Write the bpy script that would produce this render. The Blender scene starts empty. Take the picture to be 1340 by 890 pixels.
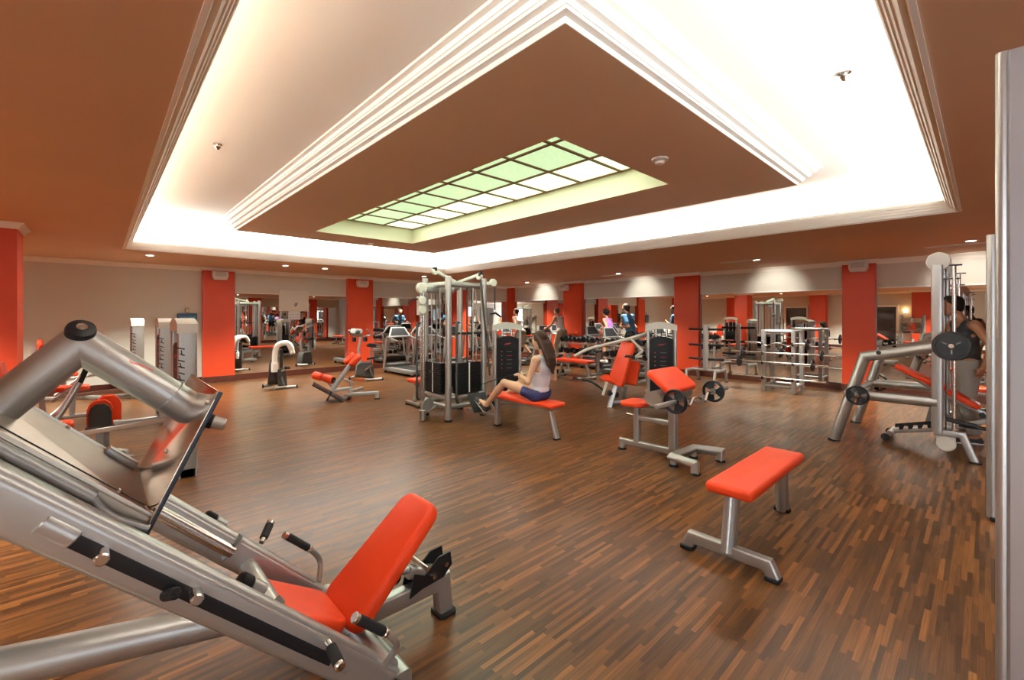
import bpy, math, random
import numpy as np
from mathutils import Vector, Matrix
random.seed(7)
SC = bpy.context.scene
COL = SC.collection
R = math.radians
H = 1.6
# ------------------------------------------------------------------ materials
MATS = {}
def mat(name, col=(.5, .5, .5), rough=.5, metal=0., coat=0., spec=.5, emit=None, estr=0., aniso=0., noise=0., nscale=60., bump=0.):
    if name in MATS: return MATS[name]
    m = bpy.data.materials.new(name); m.use_nodes = True
    nt = m.node_tree; b = nt.nodes['Principled BSDF']
    b.inputs['Base Color'].default_value = (*col, 1)
    b.inputs['Roughness'].default_value = rough
    b.inputs['Metallic'].default_value = metal
    b.inputs['Specular IOR Level'].default_value = spec
    b.inputs['Coat Weight'].default_value = coat
    b.inputs['Coat Roughness'].default_value = .12
    if aniso: b.inputs['Anisotropic'].default_value = aniso
    if emit:
        b.inputs['Emission Color'].default_value = (*emit, 1)
        b.inputs['Emission Strength'].default_value = estr
    if noise or bump:
        tc = nt.nodes.new('ShaderNodeTexCoord'); n = nt.nodes.new('ShaderNodeTexNoise')
        n.inputs['Scale'].default_value = nscale; n.inputs['Detail'].default_value = 4
        nt.links.new(tc.outputs['Object'], n.inputs['Vector'])
        if noise:
            mx = nt.nodes.new('ShaderNodeMix'); mx.data_type = 'RGBA'; mx.blend_type = 'MULTIPLY'
            mx.inputs[0].default_value = 1.
            cr = nt.nodes.new('ShaderNodeValToRGB')
            cr.color_ramp.elements[0].position = .3; cr.color_ramp.elements[1].position = .7
            lo = 1 - noise
            cr.color_ramp.elements[0].color = (lo, lo, lo, 1); cr.color_ramp.elements[1].color = (1, 1, 1, 1)
            nt.links.new(n.outputs['Fac'], cr.inputs['Fac'])
            mx.inputs[6].default_value = (*col, 1)
            nt.links.new(cr.outputs['Color'], mx.inputs[7])
            nt.links.new(mx.outputs[2], b.inputs['Base Color'])
        if bump:
            bp = nt.nodes.new('ShaderNodeBump'); bp.inputs['Strength'].default_value = bump; bp.inputs['Distance'].default_value = .002
            nt.links.new(n.outputs['Fac'], bp.inputs['Height']); nt.links.new(bp.outputs['Normal'], b.inputs['Normal'])
    MATS[name] = m
    return m
# ------------------------------------------------------------------ mesh building
def V3(*a): return Vector(a if len(a) > 1 else a[0])
def rrect(w, h, r, n=3):
    r = min(r, w/2 - 1e-5, h/2 - 1e-5); out = []
    for cx, cy, a0 in ((w/2-r, h/2-r, 0), (-w/2+r, h/2-r, 90), (-w/2+r, -h/2+r, 180), (w/2-r, -h/2+r, 270)):
        for i in range(n+1):
            a = R(a0 + 90*i/n); out.append((cx + r*math.cos(a), cy + r*math.sin(a)))
    return out
def circ(r, n=14, sx=1, sy=1): return [(sx*r*math.cos(2*math.pi*i/n), sy*r*math.sin(2*math.pi*i/n)) for i in range(n)]
def fillet(path, rad, n=5):
    P = [Vector(p) for p in path]; out = [P[0]]
    for i in range(1, len(P)-1):
        a = (P[i-1]-P[i]); b = (P[i+1]-P[i]); d = min(rad, a.length*.48, b.length*.48)
        a.normalize(); b.normalize(); s = P[i]+a*d; e = P[i]+b*d
        for k in range(n+1):
            t = k/n; out.append(s*(1-t)**2 + P[i]*2*t*(1-t) + e*t*t)
    out.append(P[-1]); return out
class MB:
    def __init__(s): s.v = []; s.f = []
    def add(s, vs, fs):
        o = len(s.v); s.v += [tuple(v) for v in vs]; s.f += [tuple(i+o for i in f) for f in fs]; return s
    def sweep(s, path, prof, up=(0, 0, 1), closed=False, scale=None):
        P = [Vector(p) for p in path]; n = len(P); m = len(prof)
        segs = n if closed else n-1
        T = [(P[(i+1) % n]-P[i]).normalized() for i in range(segs)]
        u = Vector(up)
        if abs(u.dot(T[0])) > .98: u = Vector((1, 0, 0)) if abs(T[0].x) < .9 else Vector((0, 1, 0))
        frames = []
        a = T[0].cross(u).normalized(); b = a.cross(T[0]).normalized(); frames.append((a, b))
        for i in range(1, segs):
            q = T[i-1].rotation_difference(T[i]); a = q @ a; b = q @ b; frames.append((a, b))
        rings = []
        for i in range(n):
            k = i if (i < segs) else segs-1
            t1 = T[(i-1) % segs] if (closed or i > 0) else T[0]
            t2 = T[k] if (closed or i < n-1) else T[-1]
            mm = (t1+t2)
            mm = mm.normalized() if mm.length > 1e-6 else t2
            a, b = frames[k]; t = T[k]; sc = scale[i] if scale else 1.
            ring = []
            for (x, y) in prof:
                o = (a*x + b*y)*sc; den = t.dot(mm)
                ring.append(P[i] + o - t*(o.dot(mm)/den if abs(den) > .2 else 0))
            rings.append(ring)
        vs = [v for r in rings for v in r]; fs = []
        for i in range(segs):
            j = (i+1) % n
            for k in range(m):
                l = (k+1) % m; fs.append((i*m+k, i*m+l, j*m+l, j*m+k))
        if not closed:
            fs.append(tuple(range(m))[::-1]); fs.append(tuple((n-1)*m+k for k in range(m)))
        return s.add(vs, fs)
    def tube(s, path, r, n=12, fil=0, closed=False):
        if fil: path = fillet(path, fil)
        return s.sweep(path, circ(r, n), closed=closed)
    def bar(s, path, w, h, r=.012, up=(0, 0, 1), n=3):   # w across, h along up
        return s.sweep(path, rrect(w, h, r, n), up)
    def box(s, lo, hi, bev=0.):
        lo = Vector(lo); hi = Vector(hi); c = (lo+hi)/2; d = hi-lo
        if bev:
            return s.pad(c, d.x, d.y, d.z, bev, bev, n=2)
        vs = [(x, y, z) for z in (lo.z, hi.z) for y in (lo.y, hi.y) for x in (lo.x, hi.x)]
        return s.add(vs, [(0, 2, 3, 1), (4, 5, 7, 6), (0, 1, 5, 4), (2, 6, 7, 3), (0, 4, 6, 2), (1, 3, 7, 5)])
    def pad(s, c, L, W, T, rad, edge, n=4, M=None, W2=None, dome=0.):
        """cushion: L along x, W along y, T thick; W2 = width at +x end"""
        c = Vector(c); W2 = W if W2 is None else W2; lev = []
        for i in range(n+1):
            a = R(90*i/n); lev.append((edge*(1-math.sin(a)), -T/2 + edge*(1-math.cos(a))))
        lev = [(i, z) for i, z in lev] + [(i, -z) for i, z in reversed(lev)]
        rings = []
        for ins, z in lev:
            o = rrect(L-2*ins, 1., 1e-4, 4)
            pr = []
            base = rrect(L-2*ins, max(W, W2)-2*ins, max(rad-ins, .003), 4)
            for x, y in base:
                t = (x/(L) + .5); w = (W*(1-t) + W2*t)/max(W, W2)
                pr.append((x, y*w, z))
            rings.append(pr)
        m = len(rings[0]); vs = [c+Vector(p) for r in rings for p in r]; fs = []
        for i in range(len(rings)-1):
            for k in range(m):
                l = (k+1) % m; fs.append((i*m+k, i*m+l, (i+1)*m+l, (i+1)*m+k))
        fs.append(tuple(range(m))[::-1])
        if dome:
            top = len(rings)-1; k0 = len(vs)
            vs.append(c+Vector((0, 0, T/2+dome)))
            mid = [c+Vector((p[0]*.6, p[1]*.6, T/2+dome*.8)) for p in rings[top]]
            vs += mid
            for k in range(m):
                l = (k+1) % m
                fs.append((top*m+k, top*m+l, k0+1+l, k0+1+k)); fs.append((k0+1+k, k0+1+l, k0))
        else: fs.append(tuple((len(rings)-1)*m+k for k in range(m)))
        if M is not None: vs = [M @ (v) for v in vs]
        return s.add(vs, fs)
    def lathe(s, p, axis, prof, n=20, cap=True):
        p = Vector(p); t = Vector(axis).normalized()
        u = Vector((0, 0, 1)) if abs(t.z) < .9 else Vector((1, 0, 0))
        a = t.cross(u).normalized(); b = a.cross(t)
        vs = []; fs = []
        for r, h in prof:
            for k in range(n):
                w = 2*math.pi*k/n; vs.append(p + t*h + (a*math.cos(w) + b*math.sin(w))*max(r, 1e-5))
        for i in range(len(prof)-1):
            for k in range(n):
                l = (k+1) % n; fs.append((i*n+k, i*n+l, (i+1)*n+l, (i+1)*n+k))
        if cap and prof[0][0] > 1e-4: fs.append(tuple(range(n))[::-1])
        if cap and prof[-1][0] > 1e-4: fs.append(tuple((len(prof)-1)*n+k for k in range(n)))
        return s.add(vs, fs)
    def cyl(s, p, q, r, n=16, bev=0.):
        p = Vector(p); q = Vector(q); L = (q-p).length
        b = min(bev, L*.4, r*.9)
        pr = [(r-b, 0), (r, b), (r, L-b), (r-b, L)] if b else [(r, 0), (r, L)]
        return s.lathe(p, q-p, pr, n)
    def ball(s, c, r, n=12, sx=1, sy=1, sz=1):
        vs = []; fs = []; m = n*2
        for i in range(n+1):
            a = math.pi*i/n
            for k in range(m):
                w = 2*math.pi*k/m
                vs.append((c[0]+r*sx*math.sin(a)*math.cos(w), c[1]+r*sy*math.sin(a)*math.sin(w), c[2]+r*sz*math.cos(a)))
        for i in range(n):
            for k in range(m):
                l = (k+1) % m; fs.append((i*m+k, (i+1)*m+k, (i+1)*m+l, i*m+l))
        return s.add(vs, fs)
    def prism(s, poly, d, M):
        """2D polygon (x,y) extruded d along local z, placed by matrix M"""
        n = len(poly); vs = [M @ Vector((x, y, 0)) for x, y in poly] + [M @ Vector((x, y, d)) for x, y in poly]
        fs = [tuple(range(n))[::-1], tuple(range(n, 2*n))] + [(i, (i+1) % n, n+(i+1) % n, n+i) for i in range(n)]
        return s.add(vs, fs)
    def join(s, o): return s.add(o.v, o.f)
    def moved(s, M): s.v = [tuple(M @ Vector(v)) for v in s.v]; return s
    def mesh(s, name, m, sharp=38):
        me = bpy.data.meshes.new(name); me.from_pydata(s.v, [], s.f); me.validate(); 
        import bmesh
        bm = bmesh.new(); bm.from_mesh(me); bmesh.ops.remove_doubles(bm, verts=bm.verts, dist=1e-5)
        bmesh.ops.recalc_face_normals(bm, faces=bm.faces); bm.to_mesh(me); bm.free()
        me.polygons.foreach_set('use_smooth', [True]*len(me.polygons)); me.set_sharp_from_angle(angle=R(sharp))
        me.materials.append(m); me.update()
        return me
def frame(x, y, z, o):
    M = Matrix.Identity(4)
    for i, a in enumerate((x, y, z)):
        a = Vector(a)
        for k in range(3): M[k][i] = a[k]
    for k in range(3): M[k][3] = o[k]
    return M
def obj(name, mb, m, parent=None, label=None, sharp=38):
    o = bpy.data.objects.new(name, mb.mesh(name, m, sharp)); COL.objects.link(o)
    if parent is not None: o.parent = parent
    if label: o['label'] = label
    return o
def tag(o, label, cat, group=None, kind=None):
    o['label'] = label; o['category'] = cat
    if group: o['group'] = group
    if kind: o['kind'] = kind
    return o
def thing(name, label, cat, loc=(0, 0, 0), rz=0., group=None):
    o = bpy.data.objects.new(name, None); COL.objects.link(o); o.empty_display_size = .1
    o.location = loc; o.rotation_euler = (0, 0, R(rz)); return tag(o, label, cat, group)
def dup(root, loc, rz=0., label=None, group=None):
    def cp(o, par):
        c = o.copy(); COL.objects.link(c)
        if par is not None: c.parent = par
        for ch in [x for x in COL.objects if x.parent == o]: cp(ch, c)
        return c
    r = cp(root, None); r.location = loc; r.rotation_euler = (0, 0, R(rz))
    if label: r['label'] = label
    if group: r['group'] = group
    return r
def struct(name, mb, m, sharp=38, parent=None):
    o = obj(name, mb, m, parent, sharp=sharp)
    if parent is None: o['kind'] = 'structure'
    return o
def K(px, py):
    """floor spot seen at (px, py): root location, heading, and a map from a sight line to a depth plane d metres behind that spot"""
    th = R(46.96); F = Vector((math.cos(th), math.sin(th), 0)); S = Vector((math.sin(th), -math.cos(th), 0))
    def ray(x, y): return F + S*((x-670)/578) + Vector((0, 0, -(y-414)/578))
    r = ray(px, py); t = -H/r.z; p = Vector((0, 0, H)) + r*t; h = Vector((p.x, p.y, 0)).normalized(); D = Vector((p.x, p.y, 0)).length
    sd = Vector((h.y, -h.x, 0))
    def P(x, y, d=0.):
        r = ray(x, y); t = (D+d)/r.dot(h); return Vector((r.dot(sd)*t, d, H+r.z*t))
    return (p.x, p.y, 0), math.degrees(math.atan2(h.y, h.x))-90, P
# ------------------------------------------------------------------ palette
SILVER = mat('silver_paint', (.44, .44, .43), .36, .75, coat=.1)
SILVER_D = mat('silver_paint_dark', (.28, .28, .275), .4, .6)
CHROME = mat('chrome', (.66, .65, .63), .2, 1.)
STEEL = mat('brushed_steel', (.52, .485, .42), .34, .85, noise=.08, nscale=25)
POLISH = mat('polished_steel', (.60, .52, .47), .13, 1.)
RED = mat('red_vinyl', (.72, .054, .011), .42, 0., spec=.32, bump=.15, nscale=250)
BLACK = mat('black_rubber', (.010, .010, .011), .6, spec=.22)
BLACKM = mat('black_iron', (.010, .010, .012), .42, spec=.3)
STACK = mat('black_stack', (.006, .006, .007), .5, spec=.18)
GRIP = mat('grip_foam', (.018, .017, .018), .75, spec=.2)
DGREY = mat('dark_grey_plastic', (.045, .041, .038), .5, spec=.3)
GREYP = mat('grey_plastic', (.17, .16, .145), .5, spec=.3)
COVER = mat('pale_grey_cover', (.62, .60, .55), .4)
WHITE = mat('white_plastic', (.78, .76, .72), .45)
PRINTW = mat('white_print', (.8, .8, .78), .5)
PRINTG = mat('grey_print', (.25, .25, .25), .6)
PRINTR = mat('red_print', (.75, .03, .03), .5)
PRINTK = mat('black_print', (.01, .01, .01), .5)
MIRROR = mat('mirror_glass', (.86, .875, .86), .0, 1.)
# ------------------------------------------------------------------ room
XR, YL, XB, YB, CZ = 11.8, 12.8, -4.2, -4.2, 2.78
def wood_floor():
    m = bpy.data.materials.new('strip_parquet'); m.use_nodes = True; nt = m.node_tree; N = nt.nodes; L = nt.links
    b = N['Principled BSDF']; tc = N.new('ShaderNodeTexCoord'); sp = N.new('ShaderNodeSeparateXYZ'); L.new(tc.outputs['Object'], sp.inputs[0])
    def M(op, a, bb=None, c=None):
        n = N.new('ShaderNodeMath'); n.operation = op
        for i, x in enumerate((a, bb, c)):
            if x is None: continue
            if isinstance(x, (int, float)): n.inputs[i].default_value = x
            else: L.new(x, n.inputs[i])
        return n.outputs[0]
    row = M('FLOOR', M('DIVIDE', sp.outputs['Y'], .025))
    wn = N.new('ShaderNodeTexWhiteNoise'); wn.noise_dimensions = '1D'; L.new(row, wn.inputs['W'])
    u = M('ADD', M('DIVIDE', sp.outputs['X'], .34), M('MULTIPLY', wn.outputs['Value'], 17.3))
    cell = M('FLOOR', u)
    cv = N.new('ShaderNodeCombineXYZ'); L.new(row, cv.inputs[0]); L.new(cell, cv.inputs[1])
    w2 = N.new('ShaderNodeTexWhiteNoise'); w2.noise_dimensions = '3D'; L.new(cv.outputs[0], w2.inputs['Vector'])
    cr = N.new('ShaderNodeValToRGB'); e = cr.color_ramp.elements
    e[0].position = 0; e[0].color = (.060, .026, .0105, 1); e[1].position = 1; e[1].color = (.23, .092, .026, 1)
    for p, c in ((.35, (.090, .038, .0135, 1)), (.6, (.132, .054, .0165, 1)), (.85, (.178, .071, .020, 1))):
        x = e.new(p); x.color = c
    L.new(w2.outputs['Value'], cr.inputs[0])
    mp = N.new('ShaderNodeMapping'); mp.inputs['Scale'].default_value = (4, 140, 1); L.new(tc.outputs['Object'], mp.inputs[0])
    gn = N.new('ShaderNodeTexNoise'); gn.inputs['Scale'].default_value = 1; gn.inputs['Detail'].default_value = 6; L.new(mp.outputs[0], gn.inputs['Vector'])
    g2 = N.new('ShaderNodeValToRGB'); g2.color_ramp.elements[0].position = .3; g2.color_ramp.elements[0].color = (.62, .60, .58, 1); g2.color_ramp.elements[1].position = .68; g2.color_ramp.elements[1].color = (1.12, 1.1, 1.08, 1)
    L.new(gn.outputs['Fac'], g2.inputs[0])
    mx = N.new('ShaderNodeMix'); mx.data_type = 'RGBA'; mx.blend_type = 'MULTIPLY'; mx.inputs[0].default_value = 1
    L.new(cr.outputs[0], mx.inputs[6]); L.new(g2.outputs[0], mx.inputs[7])
    L.new(mx.outputs[2], b.inputs['Base Color'])
    b.inputs['Roughness'].default_value = .36; b.inputs['Specular IOR Level'].default_value = .22
    b.inputs['Roughness'].default_value = .31
    return m
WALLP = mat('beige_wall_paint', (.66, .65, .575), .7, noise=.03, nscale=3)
REDP = mat('red_pillar_paint', (.62, .052, .009), .5, noise=.04, nscale=2)
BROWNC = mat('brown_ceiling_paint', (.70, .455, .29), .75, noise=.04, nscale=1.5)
WHITEC = mat('white_tray_paint', (.86, .86, .85), .75)
MOULD = mat('cream_moulding', (.90, .87, .80), .6)
BASEW = mat('dark_red_wood', (.085, .022, .012), .35, noise=.3, nscale=6)
DOORW = mat('dark_door_wood', (.05, .026, .017), .4, noise=.3, nscale=5)

struct('floor', MB().box((XB-.2, YB-.2, -.1), (XR+.2, YL+.2, 0)), wood_floor())
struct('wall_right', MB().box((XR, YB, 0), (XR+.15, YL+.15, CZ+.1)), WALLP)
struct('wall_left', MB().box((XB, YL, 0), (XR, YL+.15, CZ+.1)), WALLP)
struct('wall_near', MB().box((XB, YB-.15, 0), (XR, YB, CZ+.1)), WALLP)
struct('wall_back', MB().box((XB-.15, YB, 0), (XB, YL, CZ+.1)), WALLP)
# main ceiling with the rectangular opening
OX0, OX1, OY0, OY1 = .33, 6.96, .22, 10.15
c = MB()
T = .07
for lo, hi in (((XB, YB), (OX0, YL)), ((OX1, YB), (XR, YL)), ((OX0, YB), (OX1, OY0)), ((OX0, OY1), (OX1, YL))):
    c.box((lo[0], lo[1], CZ), (hi[0], hi[1], CZ+T))
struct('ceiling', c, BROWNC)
# white tray: trough floor, upright sides and top
TW, TZ = .36, 3.28
t = MB()
a0, a1, b0, b1 = OX0-TW, OX1+TW, OY0-TW, OY1+TW
path = [(a0, b0), (a1, b0), (a1, b1), (a0, b1)]
prof = [(0, CZ+T), (0, TZ-.12), (.03, TZ-.05), (.10, TZ-.01), (.2, TZ)]
ring = []
for ins, z in prof: ring.append([(a0+ins, b0+ins, z), (a1-ins, b0+ins, z), (a1-ins, b1-ins, z), (a0+ins, b1-ins, z)])
vs = [p for r in ring for p in r]; fs = []
for i in range(len(ring)-1):
    for k in range(4): fs.append((i*4+k, i*4+(k+1) % 4, i*4+4+(k+1) % 4, i*4+4+k))
t.add(vs, fs)
PX0, PX1, PY0, PY1, PZ = 1.71, 5.72, 1.44, 8.78, 3.07
GX0, GX1, GY0, GY1, GZ = 2.73, 4.62, 2.40, 7.90, 3.36
# flat of the tray as a ring round the dropped panel
def flatring(o, i, z):
    (x0, y0, x1, y1), (u0, w0, u1, w1) = o, i
    return [(x0, y0, z), (x1, y0, z), (x1, y1, z), (x0, y1, z), (u0, w0, z), (u1, w0, z), (u1, w1, z), (u0, w1, z)], [(k, (k+1) % 4, 4+(k+1) % 4, 4+k) for k in range(4)]
t.add(*flatring((a0+.2, b0+.2, a1-.2, b1-.2), (PX0-.1, PY0-.1, PX1+.1, PY1+.1), TZ))
struct('ceiling_tray', t, WHITEC, sharp=60)
# stepped plaster surround: four steps rising outward from the dropped panel
st = MB(); n = 4; off = .20
def rectloop(x0, y0, x1, y1): return [(x0, y0, 0), (x1, y0, 0), (x1, y1, 0), (x0, y1, 0)]
pr = [(0, PZ)]
for k in range(n):
    o = off*(k)/n; z = PZ + (TZ-PZ)*(k)/n; dz = (TZ-PZ)/n; do = off/n
    pr += [(o+.006, z-.0), (o+.012, z+dz*.35), (o+.012, z+dz*.55), (o+do*.55, z+dz*.62), (o+do*.9, z+dz*.7), (o+do, z+dz)]
vs = []; fs = []
for o, z in pr:
    vs += [(PX0-o, PY0-o, z), (PX1+o, PY0-o, z), (PX1+o, PY1+o, z), (PX0-o, PY1+o, z)]
for i in range(len(pr)-1):
    for k in range(4): fs.append((i*4+k, i*4+(k+1) % 4, i*4+4+(k+1) % 4, i*4+4+k))
struct('trim_1', MB().add(vs, fs), WHITEC, sharp=25)
# brown dropped panel with recess
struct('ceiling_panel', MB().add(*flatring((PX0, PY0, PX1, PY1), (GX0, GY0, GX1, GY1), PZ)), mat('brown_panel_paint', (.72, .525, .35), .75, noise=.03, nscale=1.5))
rec = MB(); vs = []
for z in (PZ, GZ+.02): vs += [(GX0, GY0, z), (GX1, GY0, z), (GX1, GY1, z), (GX0, GY1, z)]
rec.add(vs, [(k, (k+1) % 4, 4+(k+1) % 4, 4+k) for k in range(4)])
struct('ceiling_recess', rec, mat('cream_recess_paint', (.66, .60, .46), .7))  # upright sides of the skylight recess, not a moulding
# roof slab keeps the void dark
struct('ceiling_slab', MB().box((XB, YB, 3.62), (XR, YL, 3.7)), WHITEC)
# cream lip mouldings round the opening (stepped, rising inward)
lip = [(-.045, .01), (-.045, -.014), (-.025, -.016), (-.018, -.006), (.004, -.006), (.010, .002), (.024, .026), (.032, .026), (.046, .054), (.054, .054), (.068, .084), (.076, .084), (.090, .112), (.090, .145), (.06, .145), (.05, .11), (.02, .085), (.004, .074)]
vs = []; fs = []; m = len(lip)
for x, y, sx, sy in ((OX0, OY0, 1, 1), (OX1, OY0, -1, 1), (OX1, OY1, -1, -1), (OX0, OY1, 1, -1)):
    for i, z in lip: vs.append((x+sx*i, y+sy*i, CZ+z))
for k in range(4):
    for i in range(m):
        j = (i+1) % m; l = (k+1) % 4; fs.append((k*m+i, k*m+j, l*m+j, l*m+i))
struct('trim_2', MB().add(vs, fs), MOULD, sharp=25)
# crown moulding and baseboards along the walls
cro = [(0, 0), (-.0, -.10), (.02, -.10), (.03, -.07), (.06, -.035), (.085, -.02), (.085, 0)]
def crown(name, p, q, nrm):
    p = Vector(p); q = Vector(q); nrm = Vector(nrm); vs = []; m = len(cro)
    for pt in (p, q):
        for i, z in cro: vs.append(pt + nrm*i + Vector((0, 0, z)))
    fs = [(i, (i+1) % m, m+(i+1) % m, m+i) for i in range(m)] + [tuple(range(m)), tuple(range(m, 2*m))]
    struct(name, MB().add(vs, fs), MOULD, sharp=50)
crown('trim_3', (XR, YB, CZ), (XR, YL, CZ), (-1, 0, 0)); crown('trim_4', (XB, YL, CZ), (XR, YL, CZ), (0, -1, 0))
crown('trim_5', (XB, YB, CZ), (XR, YB, CZ), (0, 1, 0)); crown('trim_6', (XB, YB, CZ), (XB, YL, CZ), (1, 0, 0))
BH = .15
struct('baseboard_right', MB().box((XR-.03, YB, 0), (XR, YL, BH)), BASEW); struct('baseboard_left', MB().box((XB, YL-.03, 0), (XR, YL, BH)), BASEW)
struct('baseboard_near', MB().box((XB, YB, 0), (XR, YB+.03, BH)), BASEW); struct('baseboard_back', MB().box((XB, YB, 0), (XB+.03, YL, BH)), BASEW)
# pillars
PIL = {'R': [(1.54, 2.10), (5.22, 5.90), (9.12, 9.92), (12.45, 12.8), (-2.3, -1.7)], 'L': [(1.79, 2.45), (5.29, 6.07), (9.0, 9.7), (-2.2, -1.5)], 'B': [(1.6, 2.3), (5.6, 6.3), (9.8, 10.5)], 'N': [(2.75, 3.3), (6.4, 7.1), (9.6, 10.3)]}
PD = .12
def pillar(x0, y0, x1, y1):
    p = struct('wall_pillar', MB().box((x0, y0, BH), (x1, y1, CZ)), REDP)
    struct('trim', MB().box((x0-.012, y0-.012, 0), (x1+.012, y1+.012, BH)), BASEW, parent=p)
    vs = []; m = len(cro)
    for x, y, sx, sy in ((x0, y0, -1, -1), (x1, y0, 1, -1), (x1, y1, 1, 1), (x0, y1, -1, 1)):
        for i, z in cro: vs.append((x+sx*i*.8, y+sy*i*.8, CZ+z*.8))
    fs = []
    for k in range(4):
        for i in range(m):
            j = (i+1) % m; l = (k+1) % 4; fs.append((k*m+i, k*m+j, l*m+j, l*m+i))
    struct('trim', MB().add(vs, fs), MOULD, parent=p)
for a, b in PIL['R']: pillar(XR-PD, a, XR+.02, b)
for a, b in PIL['L']: pillar(a, YL-PD, b, YL+.02)
for a, b in PIL['B']: pillar(XB-.02, a, XB+.5, b)
for a, b in PIL['N']: pillar(a, YB-.02, b, YB+.25)
pillar(-1.47, 8.34, -.76, 8.95)
# mirrors between the pillars
def mirror(lo, hi, label, seams, axis):
    o = thing('wall_mirror', label, 'mirror', (0, 0, 0)); obj('glass', MB().box(lo, hi), MIRROR, o)
    return o
MZ0, MZ1 = BH+.005, 2.175
mirror((XR-.012, 2.11, MZ0), (XR-.002, 5.21, MZ1), 'wall mirror behind the barbell rack and the plate tree', 2, 'y')
mirror((XR-.012, 5.91, MZ0), (XR-.002, 9.11, MZ1), 'wall mirror behind the blue shirted runner, two pillars from the corner', 2, 'y')
mirror((XR-.012, 9.93, MZ0), (XR-.002, 12.44, MZ1), 'wall mirror next to the corner pillar, behind the runners in white vests', 2, 'y')
mirror((XR-.012, -1.69, MZ0), (XR-.002, 1.53, MZ1), 'wall mirror behind the smith machine and the man in black', 2, 'y')
mirror((2.46, YL-.012, MZ0), (5.28, YL-.002, MZ1), 'wall mirror behind the towel-draped bike, carrying the white notice board', 2, 'x')
mirror((6.08, YL-.012, MZ0), (8.99, YL-.002, MZ1), 'wall mirror right of the upright bike, behind the treadmills', 2, 'x')
mirror((9.71, YL-.012, MZ0), (11.66, YL-.002, MZ1), 'wall mirror behind the cable tower, ending at the corner pillar', 2, 'x')
for i, (a, b) in enumerate(((3.31, 6.39), (7.11, 9.59), (10.31, 11.6))):
    mirror((a, YB+.002, MZ0), (b, YB+.012, MZ1), 'wall mirror' + ' across the room seen only as a reflection, ' + ['first', 'second', 'third', 'fourth'][i] + ' of three between pillars', 2, 'x')
# doorways on the far side (seen in the mirrors)
def door(n, y0, y1, z):
    d = struct('door_%d' % n, MB().box((XB+.002, y0, 0), (XB+.05, y1, z)), DOORW)
    fr = MB(); fr.bar([(XB+.03, y0-.05, 0), (XB+.03, y0-.05, z+.05), (XB+.03, y1+.05, z+.05), (XB+.03, y1+.05, 0)], .08, .1, .01, up=(1, 0, 0))
    struct('door_frame', fr, MOULD, parent=d)
    pn = MB()
    for yy in (y0+.08, (y0+y1)/2+.04):
        for z0, z1 in ((.15, .9), (1.0, z-.15)): pn.box((XB+.05, yy, z0), (XB+.062, yy+(y1-y0)/2-.12, z1), .005)
    struct('door_panel', pn, DOORW, parent=d)
    struct('door_handle', MB().tube([(XB+.05, y0+.07, 1.0), (XB+.10, y0+.07, 1.0), (XB+.10, y0+.18, 1.0)], .009, fil=.02), CHROME, parent=d)
door(1, 6.55, 7.5, 2.05); door(2, 2.9, 4.2, 2.05)
# ------------------------------------------------------------------ skylight panes
sk = thing('skylight_panel', 'green backlit glass panel of square panes in the ceiling recess', 'ceiling light', ((GX0+GX1)/2, (GY0+GY1)/2, GZ))
GL = bpy.data.materials.new('green_glass_lit'); GL.use_nodes = True
nt = GL.node_tree; b = nt.nodes['Principled BSDF']
tc = nt.nodes.new('ShaderNodeTexCoord'); ns = nt.nodes.new('ShaderNodeTexNoise'); ns.inputs['Scale'].default_value = 40
nt.links.new(tc.outputs['Object'], ns.inputs['Vector'])
cr = nt.nodes.new('ShaderNodeValToRGB'); cr.color_ramp.elements[0].position = .35; cr.color_ramp.elements[1].position = .65
cr.color_ramp.elements[0].color = (.36, .53, .28, 1); cr.color_ramp.elements[1].color = (.46, .63, .37, 1)
nt.links.new(ns.outputs['Fac'], cr.inputs[0]); nt.links.new(cr.outputs[0], b.inputs['Base Color']); nt.links.new(cr.outputs[0], b.inputs['Emission Color'])
b.inputs['Emission Strength'].default_value = 1.0; b.inputs['Roughness'].default_value = .2
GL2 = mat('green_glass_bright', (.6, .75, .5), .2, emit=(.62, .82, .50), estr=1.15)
wx, wy = (GX1-GX0), (GY1-GY0); nx, ny = 3, 9
for j in range(ny):
    for i in range(nx):
        x0 = -wx/2+wx*i/nx+.012; x1 = -wx/2+wx*(i+1)/nx-.012; y0 = -wy/2+wy*j/ny+.012; y1 = -wy/2+wy*(j+1)/ny-.012
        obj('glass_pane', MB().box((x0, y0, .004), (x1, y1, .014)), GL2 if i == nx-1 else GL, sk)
gr = MB()
for i in range(nx+1): gr.box((-wx/2+wx*i/nx-.018, -wy/2, -.012), (-wx/2+wx*i/nx+.018, wy/2, .002))
for j in range(ny+1): gr.box((-wx/2, -wy/2+wy*j/ny-.018, -.0121), (wx/2, -wy/2+wy*j/ny+.018, .0021))
obj('lattice', gr, mat('brown_lattice', (.25, .10, .04), .5), sk)
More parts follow.
